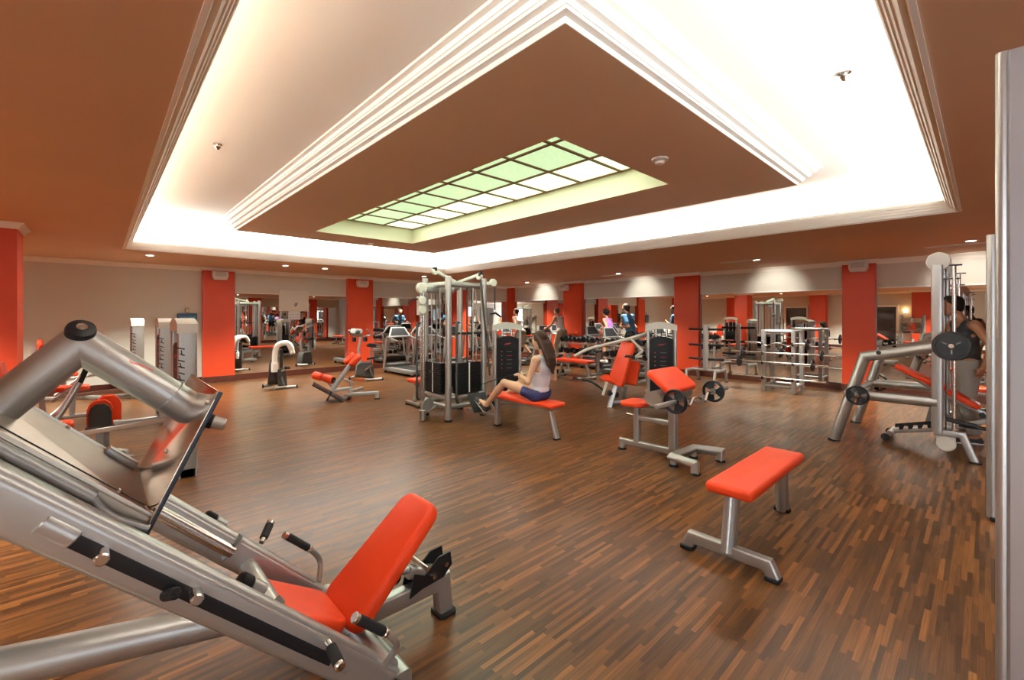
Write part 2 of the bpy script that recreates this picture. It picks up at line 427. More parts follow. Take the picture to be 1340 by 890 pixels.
# ------------------------------------------------------------------ lights
def area(name, loc, rot, sx, sy, power, col=(1, .9, .76)):
    l = bpy.data.lights.new(name, 'AREA'); l.shape = 'RECTANGLE'; l.size = sx; l.size_y = sy; l.energy = power; l.color = col
    o = bpy.data.objects.new(name, l); COL.objects.link(o); o.location = loc; o.rotation_euler = rot; return o
KP = 1.0
WC = (.97, .985, .92)
zt = CZ+T+.02; hw = TW/2+.03
area('cove_lamp', ((OX0+OX1)/2, OY0-hw, zt), (R(180-28), 0, 0), OX1-OX0+.4, .1, 130*KP, WC)
area('cove_lamp', ((OX0+OX1)/2, OY1+hw, zt), (R(180+28), 0, 0), OX1-OX0+.4, .1, 320*KP, WC)
area('cove_lamp', (OX0-hw, (OY0+OY1)/2, zt), (R(180), R(-50), 0), .1, OY1-OY0+.4, 1500*KP, WC)
area('cove_lamp', (OX1+hw, (OY0+OY1)/2, zt), (R(180), R(28), 0), .1, OY1-OY0+.4, 150*KP, WC)
area('skylight_lamp', ((GX0+GX1)/2, (GY0+GY1)/2, GZ-.03), (0, 0, 0), wx*.9, wy*.9, 60, (.85, 1, .8))
DL = [(.71, 11.0), (3.16, 11.1), (4.06, 11.1), (10.1, 11.7), (10.9, 10.9), (10.45, 6.9), (10.0, 3.25), (9.93, .15), (7.0, 11.3), (-2.2, 11), (-2.2, 7.2), (-2.2, 4.6), (-2.2, 1), (-2.2, -2.2), (2, -2.2), (5.5, -2.2), (9.5, -2.2)]
LAMP = mat('lamp_face', (1, 1, 1), .5, emit=(1, .93, .8), estr=9)
first = None
for i, (x, y) in enumerate(DL):
    wh = ['beyond the opening corner above the grey towers', 'above the bike with the towel', 'above the upright bike', 'in front of the corner pillar', 'second from the corner pillar', 'above the blue shirted runner', 'above the plate tree', 'above the smith machine beside a slot vent', 'above the treadmills', ][i] if i < 9 else 'across the room, seen only in mirrors'
    if first is None:
        d = thing('downlight', 'x', 'ceiling light', (x, y, CZ), 0, 'recessed ceiling downlights')
        obj('rim', MB().lathe((0, 0, 0), (0, 0, -1), [(.055, -.002), (.085, 0), (.085, .008), (.055, .006)], 24, cap=False), WHITE, d)
        obj('lamp', MB().lathe((0, 0, 0), (0, 0, -1), [(.055, .001), (.055, .009), (.001, .010)], 24), LAMP, d)
        first = d
    else: d = dup(first, (x, y, CZ))
    d['label'] = 'round recessed downlight ' + wh
    sp = bpy.data.lights.new('downlight_beam', 'SPOT'); sp.energy = 500; sp.spot_size = R(110); sp.spot_blend = .7; sp.shadow_soft_size = .05; sp.color = (.99, .965, .84)
    sp.energy = 800 if x < 0 else (320 if 3 < x < 4.5 else 440)
    so = bpy.data.objects.new('downlight_beam', sp); COL.objects.link(so); so.location = (x, y, CZ-.03)
# adjustable lamps aimed at the pale wall heads
for x, y in ((10.9, 10.9), (10.75, 6.9), (10.75, 3.4), (10.75, .15)):
    sp = bpy.data.lights.new('wall_washer', 'SPOT'); sp.energy = 42; sp.spot_size = R(74); sp.spot_blend = .9; sp.shadow_soft_size = .04; sp.color = (1, .93, .82)
    so = bpy.data.objects.new('wall_washer', sp); COL.objects.link(so); so.location = (x, y, CZ-.04); so.rotation_euler = (0, R(-62), 0)
# daylit windows behind the camera
def window(n, c, wid, hei, axis, power):
    fr = MB(); h = wid/2; z0, z1 = c[2]-hei/2, c[2]+hei/2
    def P(u, z, d=0): return (c[0]+u, c[1]+d, z) if axis == 'x' else (c[0]+d, c[1]+u, z)
    up = (0, 1, 0) if axis == 'x' else (1, 0, 0)
    fr.sweep([P(-h, z0), P(h, z0), P(h, z1), P(-h, z1)], rrect(.07, .09, .008), up, closed=True)
    for k in range(1, 4): fr.bar([P(-h+wid*k/4, z0), P(-h+wid*k/4, z1)], .05, .07, .006, up=up)
    struct('window_%d' % n, fr, WHITE)
    area('window_daylight', P(0, c[2], -.02), (R(90), 0, 0) if axis == 'x' else (R(90), 0, R(-90)), wid-.06, hei-.06, power, (.80, .90, 1))
window(1, (1.5, YB+.08, 1.45), 2.2, 1.9, 'x', 28)
window(2, (XB+.08, -3.3, 1.45), 1.5, 1.9, 'y', 140)
w = bpy.data.worlds.new('dim_room_world'); SC.world = w; w.use_nodes = True
w.node_tree.nodes['Background'].inputs[0].default_value = (.03, .025, .02, 1); w.node_tree.nodes['Background'].inputs[1].default_value = 1
# ------------------------------------------------------------------ camera
cam = bpy.data.cameras.new('camera'); co = bpy.data.objects.new('camera', cam); COL.objects.link(co)
cam.sensor_width = 36; cam.lens = 578/1340*36; cam.shift_y = -31/1340; cam.clip_start = .02
co.location = (0, 0, H); co.rotation_euler = (R(90), 0, R(46.96-90)); SC.camera = co
SC.view_settings.view_transform = 'Standard'; SC.view_settings.look = 'None'; SC.view_settings.gamma = 1; SC.view_settings.use_curve_mapping = False
SC.view_settings.exposure = 0.6
SC.cycles.use_denoising = True
SC.cycles.max_bounces = 10; SC.cycles.diffuse_bounces = 5; SC.cycles.glossy_bounces = 6; SC.cycles.sample_clamp_indirect = 6
SC.cycles.caustics_reflective = False; SC.cycles.caustics_refractive = False
# ------------------------------------------------------------------ shared pieces
def shift(mb, o): return mb.moved(Matrix.Translation(-Vector(o)))
def rubber_foot(parent, p, r=.045, h=.022, n=16, name='rubber_foot'):
    return obj(name, MB().lathe((p[0], p[1], p[2]), (0, 0, 1), [(r*1.12, 0), (r*1.15, h*.4), (r, h), (.001, h)], n), BLACK, parent)
def swash(parent, M, s, m=PRINTR, n=3, name='logo'):
    """small script-like swoosh mark lying in the plane of M (x along, y up), s = length"""
    b = MB()
    pts = [(-.5, -.02), (-.42, -.10), (-.3, -.06), (-.1, .02), (.15, .08), (.5, .16)]
    up = [(x, y+.05*(1-abs(x))+.015) for x, y in pts]
    b.prism([(x*s, y*s) for x, y in pts] + [(x*s, y*s) for x, y in reversed(up)], .0015, M)
    for k in range(n):
        x0 = -.32+.2*k
        pl = [(x0, .02), (x0+.05, .12), (x0+.1, .17), (x0+.13, .12), (x0+.08, .0), (x0+.11, -.02), (x0+.15, .04), (x0+.12, -.05), (x0+.05, -.03), (x0+.09, .11), (x0+.06, .1)]
        b.prism([(x*s, y*s) for x, y in pl], .0015, M)
    return obj(name, b, m, parent)
def grip(parent, p, q, r=.017, name='grip', cap=True):
    p = Vector(p); q = Vector(q); g = obj(name, MB().cyl(p, q, r, 16, .004), GRIP, parent)
    return g
# ------------------------------------------------------------------ leg press
LPO = (.55, 2.0, 0.)
lp = thing('leg_press', 'large silver incline leg press with red seat and steel foot plate', 'gym machine', LPO)
def lo(name, mb, m, par=None, label=None, sharp=38): return obj(name, shift(mb, LPO), m, par or lp, label, sharp)
rl = lambda x, o=0: 1.05-x+o         # rail top line
nrm = Vector((.707, 0, .707)); dirn = Vector((.707, 0, -.707))
for s in (-1, 1):
    y = 2.0+s*.345
    b = MB()
    c0 = Vector((-.60, y, rl(-.60))) - nrm*.06; c1 = Vector((.905, y, rl(.905))) - nrm*.06
    b.bar([c0, c1], .07, .12, .024, up=nrm, n=4)
    r_ = lo('side_rail', b, SILVER)
    # rounded upper tube running along the rail's top edge
    lo('rail_tube', MB().tube([Vector((-.60, y, rl(-.60))) - nrm*.014, Vector((.80, y, rl(.80))) - nrm*.014], .028, 16), SILVER, r_)
    sl = MB(); yy = y + (-.036 if s < 0 else .036)
    for side in (s,):
        q0 = Vector((-.02, y+side*.0345, rl(-.02))) - nrm*.060; q1 = Vector((.66, y+side*.0345, rl(.66))) - nrm*.060
        sl.bar([q0, q1], .006, .036, .002, up=nrm)
    lo('slot', sl, BLACKM, r_)
    q = Vector((-.02, y+s*.012, rl(-.02))) - nrm*.058
    lo('slot_end', MB().cyl(q - dirn*.07, q + dirn*.02, .034, 20, .004), SILVER, r_)
    q = Vector((.69, y+s*.012, rl(.69))) - nrm*.058
    lo('slot_end', MB().cyl(q - dirn*.02, q + dirn*.05, .032, 20, .004), SILVER, r_)
    for xx, oo in ((.045, -.058), (.245, -.05)):
        q = Vector((xx, y+s*.03, rl(xx))) + nrm*oo
        lo('stop_peg', MB().cyl(q, q + Vector((0, s*.055, 0)), .017, 16, .004), CHROME, r_)
    q = Vector((.20, y+s*.03, rl(.20))) - nrm*.085
    lo('bumper', MB().cyl(q, q+Vector((.02, s*.05, .02)), .017, 16, .004), BLACK, r_)
    # inner guide rod with its end plate
    yg = 2.0+s*.285
    lo('guide_rod', MB().cyl(Vector((-.5, yg, rl(-.5, -.068))), Vector((.43, yg, rl(.43, -.068))), .026, 20), CHROME)
    pl = MB(); q = Vector((.435, yg+s*.02, rl(.435, -.05)))
    pl.pad((0, 0, 0), .11, .07, .008, .02, .002, M=frame(nrm, (0, 1, 0), -dirn, q)); lo('guide_bracket', pl, SILVER_D)
    # carriage bumper at the lower end
    q = Vector((.385, 2.0+s*(.26 if s < 0 else .40), rl(.385, .005)))
    bm = MB().cyl(q, q+dirn*.055, .023, 18, .003); lo('bumper_post', bm, SILVER, r_)
    lo('bumper', MB().cyl(q-dirn*.05, q, .024, 18, .006), BLACK, r_)
    # handle: grip and bent stem
    hy = 2.0+s*.42
    h = lo('handle', MB().tube([(.69, hy, .49), (.815, hy, .372), (.865, hy, .30), (.835, hy-s*.05, .215)], .013, 12, fil=.05), SILVER)
    g = MB().cyl((.695, hy, .485), (.80, hy, .386), .0185, 16, .004); lo('grip', g, GRIP, h)
    lo('grip_collar', MB().cyl((.682, hy, .497), (.697, hy, .483), .019, 16, .003), CHROME, h)
    lo('grip_collar', MB().cyl((.80, hy, .386), (.813, hy, .374), .019, 16, .003), CHROME, h)
    # brake lever sticking out sideways
    b0, b1 = (Vector((.60, 1.61, .43)), Vector((.60, 1.495, .405))) if s < 0 else (Vector((.573, 2.39, .505)), Vector((.64, 2.49, .55)))
    l = lo('brake_lever', MB().cyl(b0, b1, .012, 14), CHROME)
    lo('grip', MB().cyl(b0.lerp(b1, .2), b0.lerp(b1, .86), .019, 16, .003), GRIP, l)
    lo('grip_collar', MB().cyl(b0.lerp(b1, .86), b1, .020, 16, .004), CHROME, l)
# cross members, spine and rear frame
for x, z, r in ((.86, .16, .045), (-.30, 1.24, .045), (.50, .44, .04)): lo('cross_member', MB().tube([(x, 1.66, z), (x, 2.34, z)], r, 16), SILVER)
lo('spine', MB().tube([(.52, 2.0, .40), (-.58, 2.0, .628)], .058, 20), SILVER)
for s in (-1, 1):
    lo('upright', MB().bar([(-.58, 2+s*.345, 1.56), (-.58, 2+s*.345, .0)], .07, .10, .02, up=(1, 0, 0)), SILVER)
rf = lo('rear_frame', MB().bar([(.80, 2.0, .19), (1.345, 2.0, .185), (1.36, 2.0, .012)], .085, .075, .016, up=(0, 1, 0)), SILVER)
lo('rubber_foot', MB().pad((1.36, 2.0, .011), .11, .12, .022, .03, .005), BLACK, rf)
lo('front_foot', MB().bar([(.90, 1.62, .10), (.90, 2.38, .10)], .09, .10, .02), SILVER)
for yy in (1.64, 2.36): lo('rubber_foot', MB().pad((.92, yy, .025), .10, .10, .05, .02, .005), BLACK)
# adjuster behind the backrest
ad = lo('adjuster', MB().tube([(1.05, 2.0, .325), (1.16, 2.0, .31)], .018, 14).bar([(1.14, 2.0, .305), (1.30, 2.0, .245)], .07, .055, .012, up=(0, 0, 1)), SILVER)
pl = MB()
for yy in (1.955, 2.037):
    pl.prism([(1.13, .19), (1.16, .30), (1.22, .27), (1.30, .335), (1.375, .34), (1.385, .27), (1.33, .22), (1.2, .21)], .008, frame((1, 0, 0), (0, 0, 1), (0, 1, 0), (0, yy, 0)))
lo('ratchet_plate', pl, BLACKM, ad)
lo('roller', MB().cyl((1.045, 1.94, .33), (1.045, 1.975, .33), .032, 20, .005).cyl((1.045, 2.025, .33), (1.045, 2.06, .33), .032, 20, .005), BLACK, ad)
lo('pivot_bolt', MB().cyl((1.27, 1.94, .25), (1.27, 2.06, .25), .014, 12).cyl((1.345, 1.945, .285), (1.345, 2.055, .285), .013, 12).cyl((1.2, 1.9, .335), (1.2, 2.1, .335), .012, 12), CHROME, ad)
# upholstery
ang = math.atan2(.67, .74)
bd = Vector((math.cos(ang), 0, math.sin(ang))); bn = Vector((-math.sin(ang), 0, math.cos(ang)))
cen = Vector((.79, 2.0, .285)) + bd*.27 - bn*.04
lo('backrest', MB().pad((0, 0, 0), .61, .37, .078, .075, .03, n=5, M=frame(bd, (0, 1, 0), bd.cross(Vector((0, 1, 0))), cen), W2=.27), RED)
lo('back_plate', MB().pad((0, 0, 0), .42, .2, .012, .02, .003, M=frame(bd, (0, 1, 0), bd.cross(Vector((0, 1, 0))), cen - bn*.045)), BLACKM)
sd = Vector((math.cos(R(-31)), 0, math.sin(R(-31)))); sn = Vector((-sd.z, 0, sd.x))
cen = Vector((.475, 2.0, .485)) + sd*.18 - sn*.04
lo('seat', MB().pad((0, 0, 0), .38, .38, .075, .06, .028, n=5, M=frame(sd, (0, 1, 0), sd.cross(Vector((0, 1, 0))), cen), W2=.30), RED)
lo('seat_support', MB().bar([cen - sn*.05 - sd*.1, cen - sn*.05 + sd*.25], .10, .07, .015, up=sn).bar([(.72, 2.0, .25), (.90, 2.0, .13)], .12, .09, .02), SILVER)
# carriage
ca = MB()
q0 = Vector((-.42, 2.0, rl(-.42, .055))); q1 = Vector((.115, 2.0, rl(.115, .055)))
L = (q1-q0).length
ca.pad((0, 0, 0), L, .56, .006, .01, .002, M=frame(dirn, (0, 1, 0), dirn.cross(Vector((0, 1, 0))), (q0+q1)/2))
for s in (-1, 1):
    ca.bar([q0+Vector((0, s*.275, -.02)), q1+Vector((0, s*.275, -.02))], .006, .05, .002, up=nrm)
cr_ = lo('carriage', ca, STEEL)
sm = MB()
sm.bar([q0 + Vector((0, -.20, 0))+nrm*.0045, q1 + Vector((0, -.20, 0))+nrm*.0045], .004, .003, .001, up=nrm)
lo('seam', sm, DGREY, cr_)
for t, yy in ((.86, -.20), (.62, .26), (.93, .26), (.97, -.24), (.3, -.2)):
    q = q0.lerp(q1, t)+Vector((0, yy, 0)); lo('bolt', MB().cyl(q, q+nrm*.012, .007, 10, .002), CHROME, cr_)
for s in (-1, 1):
    t_ = MB().tube([Vector((-.55, 2+s*.305, rl(-.55, .03))), Vector((-.015, 2+s*.305, rl(-.015, .03)))], .02, 14)
    e = Vector((-.015, 2+s*.305, rl(-.015, .03)))
    t_.tube([e, e+Vector((.03, -s*.0, -.06)), e+Vector((.075, 0, -.095)), e+Vector((.12, 0, -.125))], .012, 10, fil=.04)
    lo('carriage_rail', t_, SILVER_D, cr_)
lo('hinge_block', MB().bar([Vector((.02, 2.23, rl(.02, .075))), Vector((.10, 2.23, rl(.10, .075)))], .05, .03, .006, up=nrm), SILVER, cr_)
J = Vector((-.046, 2.0, 1.512))
arm = MB().tube([(-.40, 2.0, 1.14), J, (.262, 2.0, 1.243)], .057, 24); lo('lift_arm', arm, SILVER)
q = Vector((.185, 2.0, 1.312)); d_ = Vector((.281, 0, -.254)).normalized()
lo('collar', MB().lathe(q, d_, [(.056, -.004), (.0605, -.003), (.0605, .003), (.056, .004)], 24), SILVER)
cn = Vector((.14, -.74, .66)).normalized(); cc = Vector((-.043, 1.962, 1.556))
lo('end_cap', MB().lathe(cc, cn, [(.036, -.03), (.038, 0), (.035, .010), (.02, .016), (.001, .017)], 28), BLACKM)
lo('cap_emblem', MB().lathe(cc+cn*.0165, cn, [(.014, 0), (.014, .002), (.010, .002), (.010, .001), (.006, .001), (.006, .0025), (.001, .0025)], 20), CHROME)
Ms = frame(d_, Vector((0, -.62, .78)).cross(d_).normalized()*-1, Vector((0, -.62, .78)), J + Vector((.115, 0, -.104)) + Vector((0, -.62, .78)).normalized()*.061)
ax = d_; az = Vector((0, -.66, .75)); az = (az - ax*az.dot(ax)).normalized(); ay = az.cross(ax)
lg = swash(lp, frame(ax, ay, az, J + d_*.165 + az*.0572 - Vector(LPO)), .075, n=0)
# foot plate: shallow tray facing the seat
pd = Vector((.424, 0, .906)); pn = Vector((.906, 0, -.424))
P0 = Vector((.085, 2.0, .93)); P1 = P0 + pd*.47
fp = MB()
fp.pad((0, 0, 0), .47, .60, .006, .03, .002, M=frame(pd, (0, 1, 0), pd.cross(Vector((0, 1, 0))), (P0+P1)/2))
fpo = lo('foot_plate', fp, POLISH)
for s in (-1, 1): lo('plate_rim', MB().bar([P0+Vector((0, s*.297, 0))+pn*.006, P1+Vector((0, s*.297, 0))+pn*.006], .008, .014, .003, up=pn), mat('blue_black_rim', (.02, .03, .04), .3), fpo)
lo('bolt', MB().pad((0, 0, 0), .012, .03, .008, .005, .002, M=frame(pd, (0, 1, 0), pn, P0.lerp(P1, .45)+Vector((0, -.02, 0))-pn*.005)).cyl(P0.lerp(P1, .9)+Vector((0, -.24, 0)), P0.lerp(P1, .9)+Vector((0, -.24, 0))-pn*.01, .008, 10).cyl(P0.lerp(P1, .12)+Vector((0, -.27, 0)), P0.lerp(P1, .12)+Vector((0, -.27, 0))-pn*.01, .008, 10), CHROME, fpo)
hq = Vector((.27, 2.22, 1.19)); hd = Vector((.86, -.28, -.34)).normalized()
wp = lo('weight_horn', MB().cyl(hq, hq+hd*.13, .024, 20, .003), SILVER)
lo('horn_sleeve', MB().cyl(hq, hq+hd*.085, .029, 20, .003), BLACK, wp)
# ------------------------------------------------------------------ flat bench
fb = thing('flat_bench', 'red flat weight bench standing alone on open floor, on a T-shaped grey foot', 'bench', (3.55, 1.14, 0))
obj('seat', MB().pad((.02, 0, .46), 1.2, .30, .07, .035, .028, n=5), RED, fb)
obj('seat_plate', MB().pad((.02, 0, .418), 1.0, .18, .02, .02, .004), BLACKM, fb)
obj('post', MB().sweep([(-.49, 0, .42), (-.56, 0, .07)], [(x*.046, y*.066) for x, y in circ(1, 20)], up=(1, 0, 0)), SILVER, fb)
t = obj('foot_bar', MB().bar([(-.565, -.27, .012), (-.565, -.235, .085), (-.565, .235, .085), (-.565, .27, .012)], .075, .065, .014, up=(1, 0, 0)), SILVER, fb)
for y in (-.265, .265): obj('rubber_foot', MB().pad((-.565, y, .012), .10, .085, .024, .02, .006), BLACK, t)
l = obj('leg', MB().sweep([(.52, 0, .42), (.565, 0, .012)], [(x*.046, y*.062) for x, y in circ(1, 20)], up=(1, 0, 0)), SILVER, fb)
obj('rubber_foot', MB().pad((.565, 0, .012), .085, .12, .024, .03, .006), BLACK, l)
# ------------------------------------------------------------------ preacher curl bench
pb = thing('preacher_bench', 'silver preacher curl bench with sloping red arm pad and red seat', 'bench', (4.66, 2.45, 0))
o = Vector((4.66, 2.45, 0))
def pl_(x, y, z): return Vector((x, y, z))-o
f = MB()
f.bar([pl_(4.62, 3.02, .10), pl_(4.66, 2.27, .10)], .07, .07, .014)
obj('base_rail', f, SILVER, pb)
u = MB()
u.bar([pl_(4.40, 2.00, .012), pl_(4.40, 2.0, .105), pl_(4.46, 2.27, .105), pl_(4.92, 2.25, .105), pl_(5.0, 1.99, .105), pl_(5.0, 1.99, .012)], .078, .078, .016, up=(1, .3, 0))
obj('base_fork', u, SILVER, pb)
for x, y in ((4.40, 2.0), (5.0, 1.99), (4.48, 2.27), (4.91, 2.25), (4.615, 2.99)):
    q = pl_(x, y, 0)
    if (x, y) not in ((4.40, 2.0), (5.0, 1.99)): obj('foot_stub', MB().cyl((q.x, q.y, .015), (q.x, q.y, .08), .034, 16), SILVER, pb)
    rubber_foot(pb, q, .045)
obj('seat_post', MB().bar([pl_(4.63, 2.80, .12), pl_(4.63, 2.80, .44)], .07, .07, .014, up=(1, 0, 0)).bar([pl_(4.63, 2.80, .44), pl_(4.63, 2.80, .55)], .05, .05, .01, up=(1, 0, 0)), SILVER, pb)
obj('main_post', MB().bar([pl_(4.65, 2.36, .12), pl_(4.65, 2.36, .70)], .085, .085, .016, up=(1, 0, 0)), SILVER, pb)
obj('cross_bar', MB().bar([pl_(4.63, 2.77, .41), pl_(4.65, 2.40, .41)], .07, .055, .012), SILVER, pb)
obj('adjust_pin', MB().cyl(pl_(4.63, 2.84, .43), pl_(4.63, 2.94, .43), .013, 12, .003), CHROME, pb)
obj('seat', MB().pad((0, 0, 0), .30, .36, .055, .08, .022, n=4, M=frame((0, -1, 0), (1, 0, 0), (0, 0, 1), pl_(4.63, 2.80, .58)), W2=.26), RED, pb)
# arm rest housing and pad (pad slopes down away from the seat)
hd_ = MB(); hd_.sweep([pl_(4.24, 2.38, .735), pl_(4.95, 2.38, .735)], [(x*.10, y*.075) for x, y in circ(1, 24)], up=(0, 0, 1)); obj('arm_housing', hd_, SILVER, pb)
pdv = Vector((0, -.80, -.60)).normalized(); pnn = Vector((1, 0, 0)).cross(pdv); pnn = pnn if pnn.z > 0 else -pnn
obj('arm_pad', MB().pad((0, 0, 0), .34, .62, .075, .05, .03, n=5, M=frame(pdv, (1, 0, 0), pdv.cross(Vector((1, 0, 0))), pl_(4.58, 2.34, .905))), RED, pb)
sp = MB(); sp.bar([pl_(4.62, 2.36, .70), pl_(4.60, 2.32, .86)], .2, .06, .012); obj('pad_support', sp, SILVER_D, pb)
for s in (-1, 1):
    hk = MB(); x = 4.65+s*.20
    hk.bar([pl_(x, 2.32, .68), pl_(x, 2.19, .635), pl_(x, 2.125, .655), pl_(x, 2.115, .735)], .035, .02, .005, up=(1, 0, 0)); obj('bar_hook', hk, SILVER_D, pb)
# ------------------------------------------------------------------ weight plates and curl bar
def plate(r, w, loc, rz, label, group=None, spokes=3, axis_tilt=0, name='weight_plate'):
    """round iron plate, hole axis along local X"""
    t = thing(name, label, 'weight plate', loc, rz, group)
    b = MB(); r0 = .026; rh = r*.26
    b.lathe((-w/2, 0, 0), (1, 0, 0), [(r*.80, 0), (r*.96, 0), (r, w*.2), (r, w*.8), (r*.96, w), (r*.80, w), (r*.78, w*.8), (r*.78, w*.2)], 40, cap=False)
    b.f.append(tuple()) if 0 else None
    m = 40; k0 = 0
    for k in range(m): b.f.append((7*m+k, 7*m+(k+1) % m, (k+1) % m, k))
    obj('rim', b, BLACKM, t)
    h = MB(); h.lathe((-w/2, 0, 0), (1, 0, 0), [(r0, 0), (rh, 0), (rh, w), (r0, w)], 24, cap=False); obj('hub', h, BLACKM, t)
    s = MB()
    if r > .15:
        s.lathe((-w*.3, 0, 0), (1, 0, 0), [(rh*.9, 0), (r*.82, 0), (r*.82, w*.6), (rh*.9, w*.6)], 40, cap=False)
        sp_l = MB()
        for k in range(3):
            a = 2*math.pi*k/3+.5
            for sx in (-1, 1): sp_l.bar([(sx*w*.32, rh*math.cos(a), rh*math.sin(a)), (sx*w*.32, r*.55*math.cos(a), r*.55*math.sin(a))], .012, .004, .001, up=(1, 0, 0))
        obj('spoke_inlay', sp_l, SILVER_D, t)
    for k in range(spokes if r <= .15 else 0):
        a0 = 2*math.pi*k/spokes; da = math.pi/spokes*.62; poly = []
        for i in range(7):
            a = a0 - da + 2*da*i/6; poly.append((r*.80*math.cos(a), r*.80*math.sin(a)))
        for i in range(5):
            a = a0 + da*.9 - 1.8*da*i/4; poly.append((rh*.9*math.cos(a), rh*.9*math.sin(a)))
        s.prism(poly, w*.5, frame((0, 1, 0), (0, 0, 1), (1, 0, 0), (-w*.25, 0, 0)))
    obj('web', s, BLACKM, t)
    return t
ez = thing('curl_bar', 'cranked silver curl bar resting on the preacher bench hooks', 'barbell', (4.72, 2.14, .735))
e = MB()
e.tube([(-.42, 0, 0), (-.30, 0, 0), (-.19, -.02, -.085), (-.06, 0, -.01), (.06, 0, -.01), (.19, -.02, -.085), (.30, 0, 0), (.42, 0, 0)], .0145, 12, fil=.04)
obj('shaft', e, CHROME, ez)
for s in (-1, 1): obj('sleeve', MB().cyl((s*.42, 0, 0), (s*.84, 0, 0), .025, 18, .004).lathe((s*.42, 0, 0), (s, 0, 0), [(.034, 0), (.034, .02), (.025, .02)], 18), SILVER, ez)
plate(.125, .035, (4.72-.46, 2.14, .735), 0, 'small black plate on the seat end of the curl bar, beside the grey arm housing')
plate(.125, .035, (4.72+.46, 2.14, .735), 180, 'small black plate on the far free end of the curl bar')
# ------------------------------------------------------------------ tall machine towers at the right edge
def letters(parent, base, along, up, nrmv, n, h, gap, m=PRINTK):
    """column of slanted script strokes"""
    b = MB()
    random.seed(int(h*1e4))
    for k in range(n):
        q = Vector(base)+Vector(along)*(gap*k); w = h*random.uniform(.5, 1)
        b.bar([q, q+Vector(up)*w+Vector(along)*h*.28], h*.16, .003, .0008, up=nrmv, n=1)
        if k % 2: b.bar([q+Vector(up)*w*.5, q+Vector(up)*w*.75+Vector(along)*gap*.9], h*.13, .003, .0008, up=nrmv, n=1)
    return obj('lettering', b, m, parent)
tw = thing('machine_tower', 'tall blue-grey machine tower cropped by the picture edge, lettered narrow side', 'gym machine', (1.90, -.34, 0))
poly = [(-.285, -.6), (.30, -.6), (.30, .30), (-.20, .30), (-.262, .302), (-.285, .285)]
poly = [(-.29, -.6), (.30, -.6), (.30, .30), (-.262, .312), (-.29, .298)]
obj('housing', MB().prism(poly, 2.245, Matrix.Identity(4)), mat('blue_grey_metal', (.46, .50, .57), .34, .6), tw)
obj('edge_trim', MB().bar([(-.268, .305, 0), (-.268, .305, 2.25)], .035, .022, .009, up=(1, .35, 0)), SILVER, tw)
obj('foot', MB().pad((0, -.15, .02), .66, .96, .04, .03, .01), BLACK, tw)
letters(tw, (-.268, .317, 1.50), (0, 0, 1), (.02, 0, .0), (0, 1, 0), 7, .03, .035)
tw2 = thing('machine_tower', 'slim pale upright just beyond the big blue-grey tower', 'gym machine', (5.12, -.036, 0))
obj('post', MB().sweep([(0, 0, 0.02), (0, 0, 2.24)], [(x*.03, y*.022) for x, y in circ(1, 20)], up=(1, 0, 0)), SILVER, tw2)
obj('side_panel', MB().pad((.10, -.06, 1.15), .12, .03, 1.9, .01, .008), SILVER_D, tw2)
obj('dark_panel', MB().pad((.09, -.043, 1.15), .09, .012, .55, .006, .004), BLACKM, tw2)
obj('foot', MB().pad((.08, -.05, .015), .26, .12, .03, .03, .008), BLACK, tw2)
